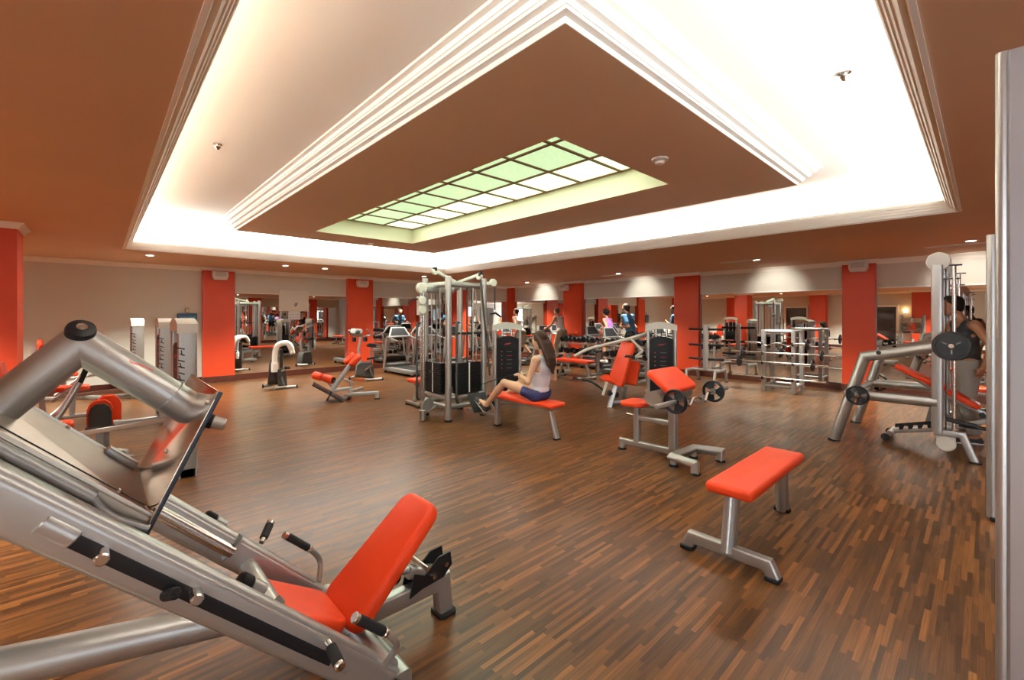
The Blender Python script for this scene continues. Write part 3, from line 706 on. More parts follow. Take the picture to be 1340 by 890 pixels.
# ------------------------------------------------------------------ selectorised weight stack tower (front is local -Y)
def stack_parts(t, x0, x1, h=1.5, dep=.20, letter=True, y0=0., pivot=None):
    w = x1-x0; xc = (x0+x1)/2; pw = .055
    for s, x in ((-1, x0+pw/2), (1, x1-pw/2)):
        p = obj('upright', MB().bar([(x, y0+dep/2, 0), (x, y0+dep/2, h-.14)], pw, dep, .02, up=(0, 1, 0)), SILVER, t)
    arc = [(-w/2, 0), (-w/2, -.10)]
    top = MB(); n = 9; pl = []
    for i in range(n): u = -1+2*i/(n-1); pl.append((xc+u*(w/2+.004), h-.055+.055*(1-u*u)))
    lowr = [(xc+u*(w/2+.004), h-.15+.03*(1-u*u)) for u in [1-2*i/(n-1) for i in range(n)]]
    top.prism(pl+lowr, dep+.01, frame((1, 0, 0), (0, 0, 1), (0, -1, 0), (0, y0+dep+.005, 0)))
    obj('arch_cap', top, COVER, t)
    sh = [(x0+pw+.005, .08), (x1-pw-.005, .08), (x1-pw-.005, h-.30)] + [(xc+u*(w/2-pw-.005), h-.30+.05*(1-u*u)) for u in [.8-1.6*i/8 for i in range(9)]] + [(x0+pw+.005, h-.30)]
    s = obj('shroud', MB().prism(sh, .02, frame((1, 0, 0), (0, 0, 1), (0, -1, 0), (0, y0+.035, 0))), STACK, t)
    swash(s, frame((1, 0, 0), (0, 0, 1), (0, -1, 0), (xc, y0+.0145, h-.40)), .13)
    random.seed(3)
    for k in range(5):
        z = h-.54-.075*k
        b = MB(); b.box((xc-.12, y0+.0135, z), (xc-.10, y0+.0148, z+.014)); obj('instruction_figure', b, PRINTG if k % 2 else PRINTR, s)
        b = MB(); b.box((xc-.02, y0+.0135, z+.005), (xc+.08, y0+.0148, z+.010)); obj('instruction_line', b, PRINTR if k in (1,) else PRINTG, s)
    obj('weight_stack', MB().box((x0+pw+.02, y0+.05, .10), (x1-pw-.02, y0+dep-.03, h*.55), .006), STACK, t)
    for s_ in (-1, 1): obj('guide_rod', MB().cyl((xc+s_*.09, y0+dep*.5, h*.5), (xc+s_*.09, y0+dep*.5, h-.1), .011 if 0 else .022, 12), CHROME, t)
    obj('cable', MB().cyl((xc, y0+dep*.5, h*.5), (xc, y0+dep*.5, h-.1), .006, 8), BLACK, t)
    obj('base', MB().bar([(x0, y0+dep/2, .04), (x1, y0+dep/2, .04)], dep*.9, .08, .02), SILVER, t)
    if letter:
        for s_, x in ((-1, x0-.0006), (1, x1+.0006)):
            letters(t, (x, y0+dep*.35, h-1.05), (0, 0, 1), (0, s_*-1, .0), (s_, 0, 0), 13, .075, .062)
# ------------------------------------------------------------------ cable tower
CT = (4.215, 5.885, 0)
ct = thing('cable_tower', 'tall four-post silver cable tower with black weight stacks and pulleys, nearly reaching the ceiling', 'gym machine', CT)
A, B_ = .345, .325
def co_(name, mb, m, par=None): return obj(name, mb, m, par or ct)
for sx in (-1, 1):
    for sy in (-1, 1):
        p = co_('post', MB().cyl((sx*A, sy*B_, .02), (sx*A, sy*B_, 2.21), .05, 24, .006), SILVER)
        rubber_foot(p, (sx*A, sy*B_, 0), .055, .03)
for z, r in ((2.09, .045), (.22, .045), (.36, .042)):
    for sy in (-1, 1): co_('cross_tube', MB().cyl((-A, sy*B_, z), (A, sy*B_, z), r, 16), SILVER)
    for sx in (-1, 1): co_('cross_tube', MB().cyl((sx*A, -B_, z), (sx*A, B_, z), r, 16), SILVER)
# two stacks on the near faces, two on the far faces; each with plates cut by fine lines
def stack_block(cx, cy, w, d, z0, z1, n=16):
    b = MB(); dz = (z1-z0)/n
    for k in range(n): b.box((cx-w/2, cy-d/2, z0+k*dz+.002), (cx+w/2, cy+d/2, z0+(k+1)*dz-.002))
    b.box((cx-w/2+.01, cy-d/2+.01, z0), (cx+w/2-.01, cy+d/2-.01, z1))
    s = co_('weight_stack', b, STACK)
    return s
s1 = stack_block(0, -B_-.01, .46, .12, .41, .88)
co_('selector_strip', MB().box((-.012, -B_-.073, .42), (.012, -B_-.0705, .88)), PRINTW, s1)
for k in range(16): pass
s2 = stack_block(-A-.01, 0, .12, .44, .41, .88)
co_('selector_pin', MB().cyl((-A-.12, .0, .74), (-A-.06, .0, .74), .012, 10, .002), CHROME, s2)
co_('selector_strip', MB().box((-A-.073, -.012, .42), (-A-.0705, .012, .88)), PRINTW, s2)
s3 = stack_block(0, B_+.01, .46, .12, .41, .80); s4 = stack_block(A+.01, 0, .12, .44, .41, .80)
for k, (cx, cy, ax) in enumerate(((0, -B_-.01, 'x'), (-A-.01, 0, 'y'), (0, B_+.01, 'x'), (A+.01, 0, 'y'))):
    for s in (-.12, .12):
        q = (cx+s, cy) if ax == 'x' else (cx, cy+s)
        co_('guide_rod', MB().cyl((q[0], q[1], .36), (q[0], q[1], 2.06), .010, 12), SILVER)
    co_('lift_cable', MB().cyl((cx, cy, .88), (cx, cy, 2.06), .009, 8), BLACK)
for sx in (-1, 1): co_('cross_tube', MB().cyl((sx*.25, -B_, 1.50-.0), (sx*.12, -B_, 1.50), .012, 8), BLACKM)
co_('stack_bracket', MB().bar([(-.30, -B_, 1.335), (.30, -B_, 1.335)], .03, .035, .006), BLACKM)
# pulley housings on the tower head
def pulley(par, c, ax, r=.07, w=.05, name='pulley'):
    return obj(name, MB().cyl(Vector(c)-Vector(ax)*w/2, Vector(c)+Vector(ax)*w/2, r, 24, .008), COVER, par)
# left column with paired rails, running carriage and cover plate
lc = co_('pulley_column', MB().bar([(-.615, 0, 2.02), (-.02, 0, 2.02)], .05, .11, .03), SILVER)
pulley(lc, (-.615, 0, 2.03), (0, 1, 0), .085, .07)
for s in (-1, 1): co_('column_rail', MB().cyl((-.60, s*.035, .05), (-.60, s*.035, 2.0), .017, 14), CHROME, lc)
co_('column_foot', MB().cyl((-.61, -.02, .012), (-.61, -.02, .17), .055, 20, .006), SILVER, lc)
co_('column_tie', MB().cyl((-.61, -.02, .13), (-A, -.02, .20), .04, 16), SILVER, lc)
cg = co_('carriage', MB().bar([(-.665, -.02, 1.90), (-.665, -.02, 1.62)], .05, .10, .02, up=(0, 1, 0)), COVER, lc)
for z in (1.84, 1.70): pulley(cg, (-.655, -.09, z), (0, 1, 0), .065, .03)
co_('cable_stop', MB().tube([(-.67, -.02, 1.86), (-.80, -.02, 1.86), (-.86, -.04, 1.80)], .012, 10, fil=.03), BLACK, cg)
co_('low_pulley', MB().cyl((-.53, -.06, .25), (-.53, .02, .25), .10, 24, .01), SILVER_D, lc)
# bent hang bars (black tube handles)
for k, (bx, by, dx) in enumerate(((-.66, -.02, -.07), (-.30, -B_-.13, 0))):
    pth = [(bx, by, 1.50), (bx+dx, by-.04, 1.50), (bx+dx, by-.04, .36), (bx, by, .34)]
    if k: pth = [(bx+.08, by+.08, 1.52), (bx, by-.02, 1.52), (bx, by-.02, .30), (bx+.10, by+.06, .28)]
    co_('hand_rail', MB().tube(pth, .017, 12, fil=.07), DGREY)
# top booms with pulleys and the slanting strut
bm = co_('boom', MB().bar([(.05, .05, 2.16), (-.42, -.08, 2.30)], .05, .05, .01), COVER); pulley(bm, (-.43, -.08, 2.29), (.25, -.97, 0), .05, .05)
co_('boom_block', MB().box((-.46, -.11, 2.30), (-.40, -.06, 2.36), .006), BLACK, bm)
bm = co_('boom', MB().bar([(.05, -.05, 2.15), (.10, -.50, 2.24)], .05, .05, .01), COVER); pulley(bm, (.10, -.52, 2.22), (.97, .2, 0), .055, .05)
co_('boom_block', MB().box((.075, -.57, 2.22), (.125, -.52, 2.30), .006), BLACK, bm)
co_('strut', MB().bar([(.10, -.54, 2.24), (.33, -.50, .66)], .022, .03, .006, up=(1, 0, 0)), DGREY)
bm = co_('boom', MB().bar([(A, -B_, 2.13), (A+.18, -B_-.04, 2.14)], .05, .06, .012), COVER); pulley(bm, (A+.16, -B_-.05, 2.15), (.1, 1, 0), .065, .05)
cb = co_('pull_cable', MB().cyl((A+.20, -B_-.05, 2.12), (A+.20, -B_-.05, 1.70), .009, 8), BLACK)
h_ = thing('pull_handle', 'short black two-ended cable handle hanging from the tower beside the seated woman', 'handle', (CT[0]+A+.20, CT[1]-B_-.05, 1.66))
obj('hook', MB().lathe((0, 0, -.02), (0, 0, 1), [(.01, 0), (.022, .03), (.012, .06)], 12), CHROME, h_)
obj('grip', MB().tube([(-.11, -.02, -.02), (0, 0, -.01), (.02, 0, -.01), (.13, .0, -.07)], .016, 10), GRIP, h_)
# ------------------------------------------------------------------ rowing bench joined to the tower base
rb = thing('rowing_bench', 'red-topped seated row bench under the woman, joined to the cable tower by a low rail', 'bench', (4.30, 4.30, 0))
obj('seat', MB().pad((0, 0.04, .455), .30, 1.24, .055, .05, .022, n=4), RED, rb)
obj('beam', MB().bar([(0, -.52, .405), (0, .62, .395)], .09, .055, .012), SILVER, rb)
l = obj('leg', MB().bar([(.02, -.40, .40), (.035, -.51, .012)], .075, .05, .016, up=(0, 1, 0)), SILVER, rb); obj('rubber_foot', MB().pad((.035, -.51, .01), .10, .07, .02, .02, .005), BLACK, l)
l = obj('leg', MB().bar([(-.03, .58, .40), (-.03, .58, .012)], .085, .06, .018, up=(0, 1, 0)), SILVER, rb); obj('rubber_foot', MB().pad((-.03, .58, .01), .11, .08, .02, .02, .005), BLACK, l)
obj('link_rail', MB().bar([(-.03, .60, .13), (-.10, 1.20, .15)], .05, .04, .01), SILVER_D, rb)
fr = obj('foot_rest', MB().pad((0, 0, 0), .30, .34, .012, .02, .004, M=frame((0, .55, .83), (1, 0, 0), Vector((0, .55, .83)).cross(Vector((1, 0, 0))), (-.13, .88, .31))), BLACKM, rb)
obj('foot_rest_arm', MB().bar([(-.10, .64, .37), (-.10, .92, .30)], .06, .05, .01), SILVER_D, fr)
# ------------------------------------------------------------------ stack tower behind the woman
loc, rz, P = K(663, 529)
m1 = thing('weight_stack_machine', 'grey arched weight stack tower with black shroud, directly behind the seated woman', 'gym machine', loc, rz+9)
a, b = P(646, 500).x, P(683, 500).x
stack_parts(m1, a, b, 1.49, .22)
obj('indicator_knob', MB().cyl((a+.10, -.015, 1.30), (a+.10, .03, 1.30), .045, 18, .005), RED, m1)
obj('rear_foot', MB().bar([(0, .15, .05), (0, .95, .05)], .09, .07, .015), SILVER, m1)
obj('rear_post', MB().bar([(0, .9, .05), (0, .9, .62)], .07, .07, .015, up=(1, 0, 0)), SILVER, m1)
obj('seat', MB().pad((0, .9, .66), .30, .32, .07, .07, .025), RED, m1)
# ------------------------------------------------------------------ press machine with tall red backrest
loc, rz, P = K(832, 533)
cm = thing('press_machine', 'seated press machine with tall red backrest, white overhead arms and arched black weight stack', 'gym machine', loc, rz)
stack_parts(cm, P(846, 500).x, P(886, 500, 0).x, 1.5, .26)
def cbar(name, pts, w, h=None, m=SILVER, par=None, r=.01, up=(0, 1, 0)): return obj(name, MB().bar([P(*p) for p in pts], w, h or w, r, up=up), m, par or cm)
def ctube(name, pts, r, m=SILVER, par=None, fil=0): return obj(name, MB().tube([P(*p) for p in pts], r, 12, fil=fil), m, par or cm)
# pads: backrest faces toward lower numbers of x
def slab(name, quad, th, par, m=RED, edge=.022, taper=1.):
    """upholstered slab through four corners (bl, br, tr, tl)"""
    a, b, c, d = [Vector(q) for q in quad]; cen = (a+b+c+d)/4
    X = ((d-a)+(c-b))/2; Y = ((b-a)+(c-d))/2; L = X.length; W1 = (b-a).length; W2 = (c-d).length; X = X.normalized(); Z = X.cross(Y).normalized(); Y = Z.cross(X)
    return obj(name, MB().pad((0, 0, 0), L, W1, th, .05, edge, n=4, M=frame(X, Y, Z, cen), W2=W2), m, par)
slab('backrest', [P(795, 500, .02), P(815, 508, -.28), P(830, 449, -.16), P(816, 447, .12)], .075, cm)
slab('chest_pad', [P(817, 503, .12), P(833, 504, .05), P(838, 473, .12), P(826, 473, .22)], .07, cm)
slab('seat', [P(787, 494, .0), P(812, 506, -.30), P(817, 500, -.10), P(797, 489, .16)], .06, cm)
cbar('front_leg', [(807, 500, -.05), (797, 535, -.12)], .085, .05)
cbar('rear_leg', [(818, 505, .10), (815, 529, .18)], .07, .05)
cbar('base_rail', [(800, 527, -.05), (848, 522, .12)], .055, .06)
cbar('seat_arm', [(803, 497, -.05), (814, 512, 0.0)], .07, .06, SILVER)
ctube('pivot_hub', [(796, 514, -.10), (808, 517, .0)], .05, DGREY)
lv = ctube('lever', [(750, 495, -.10), (768, 497, -.12), (780, 503, -.14), (792, 513, -.12)], .022, BLACK, fil=.1)
ctube('lever_collar', [(756, 495.6, -.10), (761, 496.2, -.105)], .028, SILVER, lv)
cbar('cam_plate', [(789, 517, -.14), (794, 500, -.14)], .05, .03, COVER)
ctube('overhead_arm', [(752, 466, -.35), (768, 457, -.35), (826, 442.5, .0), (846, 436, .2)], .026, COVER, fil=.08)
ctube('overhead_arm', [(757, 463, .15), (775, 455, .15), (832, 443, .35), (848, 437, .45)], .024, COVER, fil=.08)
ctube('elbow_arm', [(826, 444, -.02), (841, 459.5, -.08), (831, 468, -.2)], .024, COVER, fil=.03)
for (x0, y0, x1, y1, d) in ((818, 466, 831, 467.5, -.25), (824, 462, 834, 463.5, -.1)): 
    g = ctube('hand_grip', [(x0, y0, d), (x1, y1, d)], .019, GRIP); ctube('grip_end', [(x0-1, y0-.1, d), (x0, y0, d)], .02, CHROME, g)
ctube('hand_grip', [(771, 462.5, -.35), (780, 462.5, -.5)], .018, GRIP); ctube('hand_grip', [(778, 459, .15), (787, 460, .0)], .018, GRIP)
ctube('cross_arm', [(831, 468, -.2), (843, 466, -.1)], .022, COVER); ctube('pivot_knob', [(842, 465, -.14), (845, 471, -.10)], .034, BLACK)
# ------------------------------------------------------------------ smith machine
SX0, SX1 = 6.95, 8.35
sm = thing('smith_machine', 'large silver smith machine frame with guided bar and big black plates', 'gym machine', ((SX0+SX1)/2, .7, 0))
so_ = Vector(((SX0+SX1)/2, .7, 0))
def sp_(x, y, z): return Vector((x, y, z))-so_
for k, x in enumerate((SX0, SX1)):
    # bent rear leg running up and forward to the upright
    lg_ = obj('rear_leg', MB().sweep([sp_(x, 1.33, .015), sp_(x, 1.02, 1.10), sp_(x, .37, 1.25)], [(u*.062, v*.062) for u, v in circ(1, 20)], up=(1, 0, 0)), SILVER, sm)
    rubber_foot(lg_, sp_(x, 1.335, 0), .06, .02)
    up_ = obj('upright', MB().bar([sp_(x, .37, 2.18), sp_(x, .37, .29)], .085, .10, .02, up=(0, 1, 0)), SILVER, sm)
    fl = obj('front_leg', MB().bar([sp_(x, .40, .29), sp_(x, .17, .29), sp_(x, .075, .012)], .07, .065, .014, up=(1, 0, 0)), SILVER, sm)
    obj('rubber_foot', MB().pad(sp_(x, .07, .01), .09, .10, .02, .02, .005), BLACK, fl)
    obj('pulley_cover', MB().cyl(sp_(x-.03, .36, 2.22), sp_(x+.03, .36, 2.22), .105, 28, .01).box(sp_(x-.027, .29, 2.19), sp_(x+.027, .43, 2.24), .008), COVER, sm)
    obj('low_cover', MB().cyl(sp_(x-.02, .30, .17), sp_(x+.02, .30, .17), .085, 24, .01).box(sp_(x-.017, .22, .18), sp_(x+.017, .38, .32), .008), COVER, sm)
    obj('guide_rod', MB().cyl(sp_(x, .235, .30), sp_(x, .235, 2.16), .018, 16), CHROME, sm)
    obj('top_bracket', MB().bar([sp_(x, .42, 2.17), sp_(x, .17, 2.17)], .05, .014, .003), BLACKM, sm)
    obj('slider_bracket', MB().bar([sp_(x, .37, 2.02), sp_(x, .18, 2.02)], .03, .012, .003), BLACKM, sm)
    obj('side_rail', MB().cyl(sp_(x, 1.22, .62), sp_(x, .37, .62), .058, 18), SILVER, sm)
    obj('safety_arm', MB().bar([sp_(x, .30, .45), sp_(x, .05, .40)], .045, .05, .008), BLACKM, sm)
    pg_ = obj('plate_peg', MB().cyl(sp_(x, 1.08, .62), sp_(x+(-.12 if k == 0 else .12), 1.08, .62), .024, 16, .003), CHROME, sm)
    obj('safety_peg', MB().cyl(sp_(x, .2, .40), sp_(x, -.10, .385), .02, 14, .003), BLACKM, sm)
    obj('bolt_cap', MB().cyl(sp_(x-.07, .88, 1.16), sp_(x-.05, .88, 1.16), .024, 16, .003), BLACKM, sm)
    obj('counter_cable', MB().cyl(sp_(x, .30, .3), sp_(x, .30, 2.16), .005, 8), BLACK, sm)
obj('cross_tube', MB().cyl(sp_(SX0, .37, 2.10), sp_(SX1, .37, 2.10), .04, 18), SILVER, sm)
obj('cross_tube', MB().cyl(sp_(SX0, 1.16, .62), sp_(SX1, 1.16, .62), .04, 18), SILVER, sm)
sb = thing('smith_bar', 'straight steel bar riding on the smith machine guide rods', 'barbell', ((SX0+SX1)/2, .25, 1.275))
obj('shaft', MB().cyl((-.89, 0, 0), (.89, 0, 0), .0145, 14), CHROME, sb)
for s in (-1, 1):
    obj('sleeve', MB().cyl((s*.74, 0, 0), (s*.895, 0, 0), .025, 18, .003), CHROME, sb); obj('slider', MB().cyl((s*.70, 0, -.06), (s*.70, 0, .06), .035, 18, .004), BLACKM, sb)
plate(.158, .05, ((SX0+SX1)/2-.86, .25, 1.275), 0, 'big black plate on the smith machine bar, nearest the open floor', None, 3)
plate(.12, .035, (SX0-.085, 1.08, .62), 0, 'small black plate stored on the peg of the low smith machine rail', None, 3)
plate(.12, .035, (SX1+.085, 1.08, .62), 180, 'small black plate stored on the far low rail of the smith machine', None, 3)
# ------------------------------------------------------------------ incline bench inside it
ib = thing('incline_bench', 'adjustable incline bench with long red pad and toothed base, inside the smith machine', 'bench', (7.62, .3, 0))
ibo = Vector((7.62, .3, 0))
def ip(y, z, x=7.62): return Vector((x, y, z))-ibo
def ipad(name, y0, z0, y1, z1, w0, w1, th=.065):
    d = Vector((0, y1-y0, z1-z0)); L = d.length; d.normalize(); X = Vector((1, 0, 0)); Z = d.cross(X)
    return obj(name, MB().pad((0, 0, 0), L, w0, th, .05, .024, n=4, M=frame(d, X, Z, ip((y0+y1)/2, (z0+z1)/2)), W2=w1), RED, ib)
ipad('backrest', .33, .70, .80, .965, .30, .24); ipad('seat', .04, .52, .31, .69, .28, .30)
obj('pad_rail', MB().bar([ip(.70, .86), ip(.02, .455)], .06, .05, .01), SILVER, ib)
obj('base_rail', MB().bar([ip(.82, .10), ip(.35, .21), ip(-.08, .40)], .065, .06, .012), SILVER, ib)
rk = MB(); pts = [(.80, .15), (.80, .20), (.40, .31), (.38, .27)]
for k in range(4):
    y = .44+.09*k; pts += [(y, .26-.024*k), (y+.015, .21-.024*k), (y+.05, .20-.024*k), (y+.055, .24-.024*k)]
rk.prism(pts, .008, frame((0, 1, 0), (0, 0, 1), (1, 0, 0), ip(0, 0, 7.58)-Vector((0, 0, 0)) + Vector((0, 0, 0)))); obj('ratchet', rk, BLACKM, ib)
obj('prop', MB().bar([ip(.50, .25), ip(.42, .62)], .045, .04, .008, up=(1, 0, 0)), SILVER_D, ib)
obj('foot_bar', MB().cyl(ip(.84, .09, 7.44), ip(.84, .09, 7.80), .035, 16, .004), SILVER, ib)
for x in (7.42, 7.82): obj('wheel', MB().cyl(ip(.88, .045, x-.015), ip(.88, .045, x+.015), .045, 18, .006), BLACK, ib)
for x in (7.46, 7.78):
    l = obj('leg', MB().bar([ip(-.05, .41, 7.62), ip(-.12, .38, x), ip(-.22, .012, x)], .055, .05, .01, up=(1, 0, 0)), SILVER, ib)
    rubber_foot(l, ip(-.22, 0, x), .035, .02)
obj('pivot', MB().cyl(ip(.02, .44, 7.54), ip(.02, .44, 7.70), .03, 16, .004), BLACKM, ib)
# ------------------------------------------------------------------ barbell rack by the mirror
br = thing('barbell_rack', 'silver barbell rack standing on the floor before the mirror, holding straight and cranked bars', 'rack', (10.75, 2.95, 0))
bo_ = Vector((10.75, 2.95, 0))
RXS, RYS = (10.42, 11.0), (2.68, 3.24)
for y in RYS:
    for x in RXS:
        p = obj('post', MB().bar([Vector((x, y, 0))-bo_, Vector((x, y, 1.30))-bo_], .085, .075, .018, up=(1, 0, 0)), SILVER, br)
    obj('base_tube', MB().cyl(Vector((RXS[0], y, .13))-bo_, Vector((RXS[1], y, .13))-bo_, .03, 14), SILVER, br)
    obj('top_rail', MB().bar([Vector((RXS[0]-.03, y, 1.29))-bo_, Vector((RXS[1]+.03, y, 1.29))-bo_], .085, .05, .015), SILVER, br)
for x in RXS:
    obj('cross_tube', MB().cyl(Vector((x, RYS[0], .13))-bo_, Vector((x, RYS[1], .13))-bo_, .032, 14), SILVER, br)
    obj('cross_tube', MB().cyl(Vector((x, RYS[0], 1.28))-bo_, Vector((x, RYS[1], 1.28))-bo_, .032, 14), SILVER, br)
BZ = [1.04, .83, .63, .31]
for y in RYS:
    for z in BZ:
        obj('bar_hook', MB().bar([Vector((RXS[0]-.04, y, z-.035))-bo_, Vector((RXS[0]-.115, y, z-.03))-bo_, Vector((RXS[0]-.125, y, z+.02))-bo_], .04, .018, .004, up=(0, 1, 0)), BLACKM, br)
def barbell(x, y, z, L, shaft, sl, label, cr=False, m=CHROME):
    t = thing('barbell', label, 'barbell', (x, y, z), 90)
    if cr: obj('shaft', MB().tube([(-L/2, 0, 0), (-.34, 0, 0), (-.2, 0, -.07), (-.06, 0, 0), (.06, 0, 0), (.2, 0, -.07), (.34, 0, 0), (L/2, 0, 0)], .014, 10, fil=.04), m, t)
    else: obj('shaft', MB().cyl((-L/2, 0, 0), (L/2, 0, 0), .014, 12), m, t)
    for s in (-1, 1): obj('sleeve', MB().cyl((s*(L/2-sl), 0, 0), (s*L/2, 0, 0), .024, 14, .003).lathe((s*(L/2-sl), 0, 0), (s, 0, 0), [(.033, 0), (.033, .02), (.02, .02)], 14), m, t)
    return t
bx = RXS[0]-.092
barbell(bx, 2.96, 1.04, 1.24, 0, .20, 'cranked bar on the upper hooks of the barbell rack', True)
barbell(bx, 2.90, .83, 1.9, 0, .30, 'long straight bar with red collars, on the second row of the rack')
barbell(bx, 3.02, .63, 1.9, 0, .30, 'straight steel bar on the third row of the rack')
barbell(bx, 2.98, .31, 1.75, 0, .25, 'straight steel bar on the lowest hooks of the rack')
for (y, z, r, l) in ((3.62, .83, .12, 'outer end of the long straight bar, plate tree side'), (2.18, .83, .11, 'outer end of the long straight bar, pillar side'), (3.70, .63, .13, 'outer end of the third bar on the rack, plate tree side'), (2.33, .63, .12, 'outer end of the third bar on the rack, pillar side'), (2.42, 1.04, .12, 'outer end of the cranked bar on the rack')):
    plate(r, .03, (bx, y, z), 90, 'black plate on the '+l)
# ------------------------------------------------------------------ plate tree
pt = thing('plate_tree', 'silver plate tree with bare black pegs on four splayed feet, by the pillar and mirror', 'rack', (10.75, 4.62, 0))
obj('post', MB().bar([(0, 0, .30), (0, 0, 1.40)], .12, .09, .025, up=(1, 0, 0)), SILVER, pt)
obj('spine', MB().bar([(0, -.36, .30), (0, .36, .30)], .07, .06, .014), SILVER, pt)
for y in (-.34, .34):
    l = obj('leg', MB().bar([(-.36, y, .012), (-.30, y, .30), (.30, y, .30), (.36, y, .012)], .06, .055, .012, up=(0, 1, 0)), SILVER, pt)
    for x in (-.36, .36): rubber_foot(l, (x, y, 0), .04, .02)
for z in (1.28, .90, .56):
    for s in (-1, 1): obj('peg', MB().cyl((0, s*.04, z), (0, s*.42, z+.01), .027, 16, .003), BLACK, pt)
# ------------------------------------------------------------------ back extension chair
loc, rz, P = K(445, 524)
rc = thing('back_extension_chair', 'low back extension chair with two red hip pads and red ankle rollers', 'bench', loc, rz)
def kb(par, name, pts, w, h=None, m=SILVER, up=(0, 1, 0), r=.01): return obj(name, MB().bar([P(*p) for p in pts], w, h or w, r, up=up), m, par)
def kt(par, name, pts, r, m=SILVER, fil=0, n=12): return obj(name, MB().tube([P(*p) for p in pts], r, n, fil=fil), m, par)
kb(rc, 'main_arm', [(434, 511, .05), (459, 476, .05)], .085, .07)
for d, x0 in ((.10, 0), (-.12, 7)):
    a, b = P(451+x0, 476+x0*.4, d), P(464+x0, 463+x0*.2, d)
    X = (b-a).normalized(); Y = Vector((.45, -1, .1)); Y = (Y-X*Y.dot(X)).normalized(); Z = X.cross(Y)
    obj('hip_pad', MB().pad((0, 0, 0), (b-a).length, .20, .10, .08, .035, n=4, M=frame(X, Y, Z, (a+b)/2)), RED, rc)
for x0, x1 in ((411, 421), (424, 436)):
    q0, q1 = P(x0, 491+(x0-411)*.24, .16-(x0-411)*.012), P(x1, 491+(x1-411)*.26, .16-(x1-411)*.012)
    obj('ankle_roller', MB().cyl(q0, q1, .075, 20, .015), RED, rc)
q0, q1 = P(436, 497.4, -.14), P(437, 497.7, -.15); obj('roller_cap', MB().cyl(q0, q1, .055, 18, .004), BLACK, rc)
kt(rc, 'roller_axle', [(409, 490, .17), (437, 498, -.15)], .02, CHROME)
kb(rc, 'roller_arm', [(436, 508, .05), (427, 497, .04)], .05, .05)
a, b, c = P(409, 502, .10), P(433, 512, .02), P(452, 525.5, -.05)
pl = MB(); pl.sweep([P(409.5, 502, .03), P(450, 524.3, .03)], rrect(.45, .02, .004), up=(0, 0, 1)); obj('foot_plate', pl, BLACKM, rc)
for d in (-.16, .2): kb(rc, 'plate_strut', [(434, 513, d), (427.5, 524.5, d)], .03, .04, BLACKM)
kb(rc, 'lower_rail', [(437, 511, .05), (458, 508, .05), (459, 516, .05)], .06, .06)
kb(rc, 'brace', [(450, 496, .05), (460, 501, .05), (459, 514, .05)], .05, .05)
kb(rc, 'base_bar', [(450, 518, -.02), (461, 516, -.05), (493.5, 514, -.1), (493.5, 521.4, -.1)], .07, .06)
kb(rc, 'base_bar', [(459, 513, .2), (474, 508, .45)], .06, .06)
kt(rc, 'pivot', [(452, 519, -.08), (457, 519, .1)], .05, SILVER_D)
q = P(493.5, 521.6, -.1); obj('rubber_foot', MB().pad((q.x, q.y, .01), .09, .09, .02, .02, .005), BLACK, rc)
# ------------------------------------------------------------------ exercise bikes
def shell(par, name, poly, d0, w, m): 
    pts = [P(x, y, d0) for x, y in poly]
    b = MB(); n = len(pts); cen = sum(pts, Vector())/n
    ring = [[cen+(p-cen)*.86+Vector((0, -w/2, 0)) for p in pts], [p+Vector((0, -w*.32, 0)) for p in pts], [p+Vector((0, w*.32, 0)) for p in pts], [cen+(p-cen)*.86+Vector((0, w/2, 0)) for p in pts]]
    vs = [v for r in ring for v in r]; fs = [tuple(range(n))[::-1], tuple(range(3*n, 4*n))]
    for i in range(3):
        for k in range(n): fs.append((i*n+k, i*n+(k+1) % n, (i+1)*n+(k+1) % n, (i+1)*n+k))
    return obj(name, b.add(vs, fs), m, par)
loc, rz, P = K(367, 508)
bk = thing('exercise_bike', 'dark stationary bike on chrome foot bars with a white towel over it', 'exercise bike', loc, rz)
kt(bk, 'foot_bar', [(345, 505.5, .0), (366, 501.5, .35)], .03, SILVER); kt(bk, 'foot_bar', [(359, 508, -.25), (388, 506, -.02)], .035, SILVER)
for x, y, d in ((344, 505.5, 0), (388.5, 506, -.02)): kt(bk, 'foot_cap', [(x-1, y, d), (x+1, y-.1, d)], .045, BLACK)
shell(bk, 'body_shell', [(352, 476), (355, 470), (360, 471), (365, 486), (366, 503), (350, 502)], .12, .16, DGREY)
shell(bk, 'drive_shell', [(362, 484), (368, 481), (374, 484), (375, 493), (376, 504), (364, 505)], -.08, .14, DGREY)
kb(bk, 'side_strip', [(368.5, 493, -.16), (372, 504, -.16)], .035, .02, GREYP)
kb(bk, 'seat_post', [(368, 485, .1), (368, 470, .1), (369, 458, .1)], .07, .06, DGREY)
kb(bk, 'steering_post', [(358, 476, .15), (360, 458, .15), (363, 452, .15)], .06, .06, SILVER_D)
shell(bk, 'saddle', [(364, 455), (370, 451.5), (380, 453), (384, 459), (380, 460), (370, 457)], .05, .2, BLACK)
kt(bk, 'crank', [(369, 486, -.2), (376, 482, -.25)], .02, CHROME); kt(bk, 'pedal', [(373.5, 481.5, -.35), (378, 481.5, -.15)], .03, BLACK)
tl = MB()
pth = [P(359.5, 486, .02), P(359.5, 470, .02), P(360, 459, .03), P(363, 452, .03), P(370, 449, .03), P(377, 449, .03), P(381, 455, .02), P(383, 462.5, .0)]
pth = fillet(pth, .12, 4)
tl.sweep(pth, [(x*.5+.0, y) for x, y in rrect(.42, .05, .02)], up=(0, 1, 0))
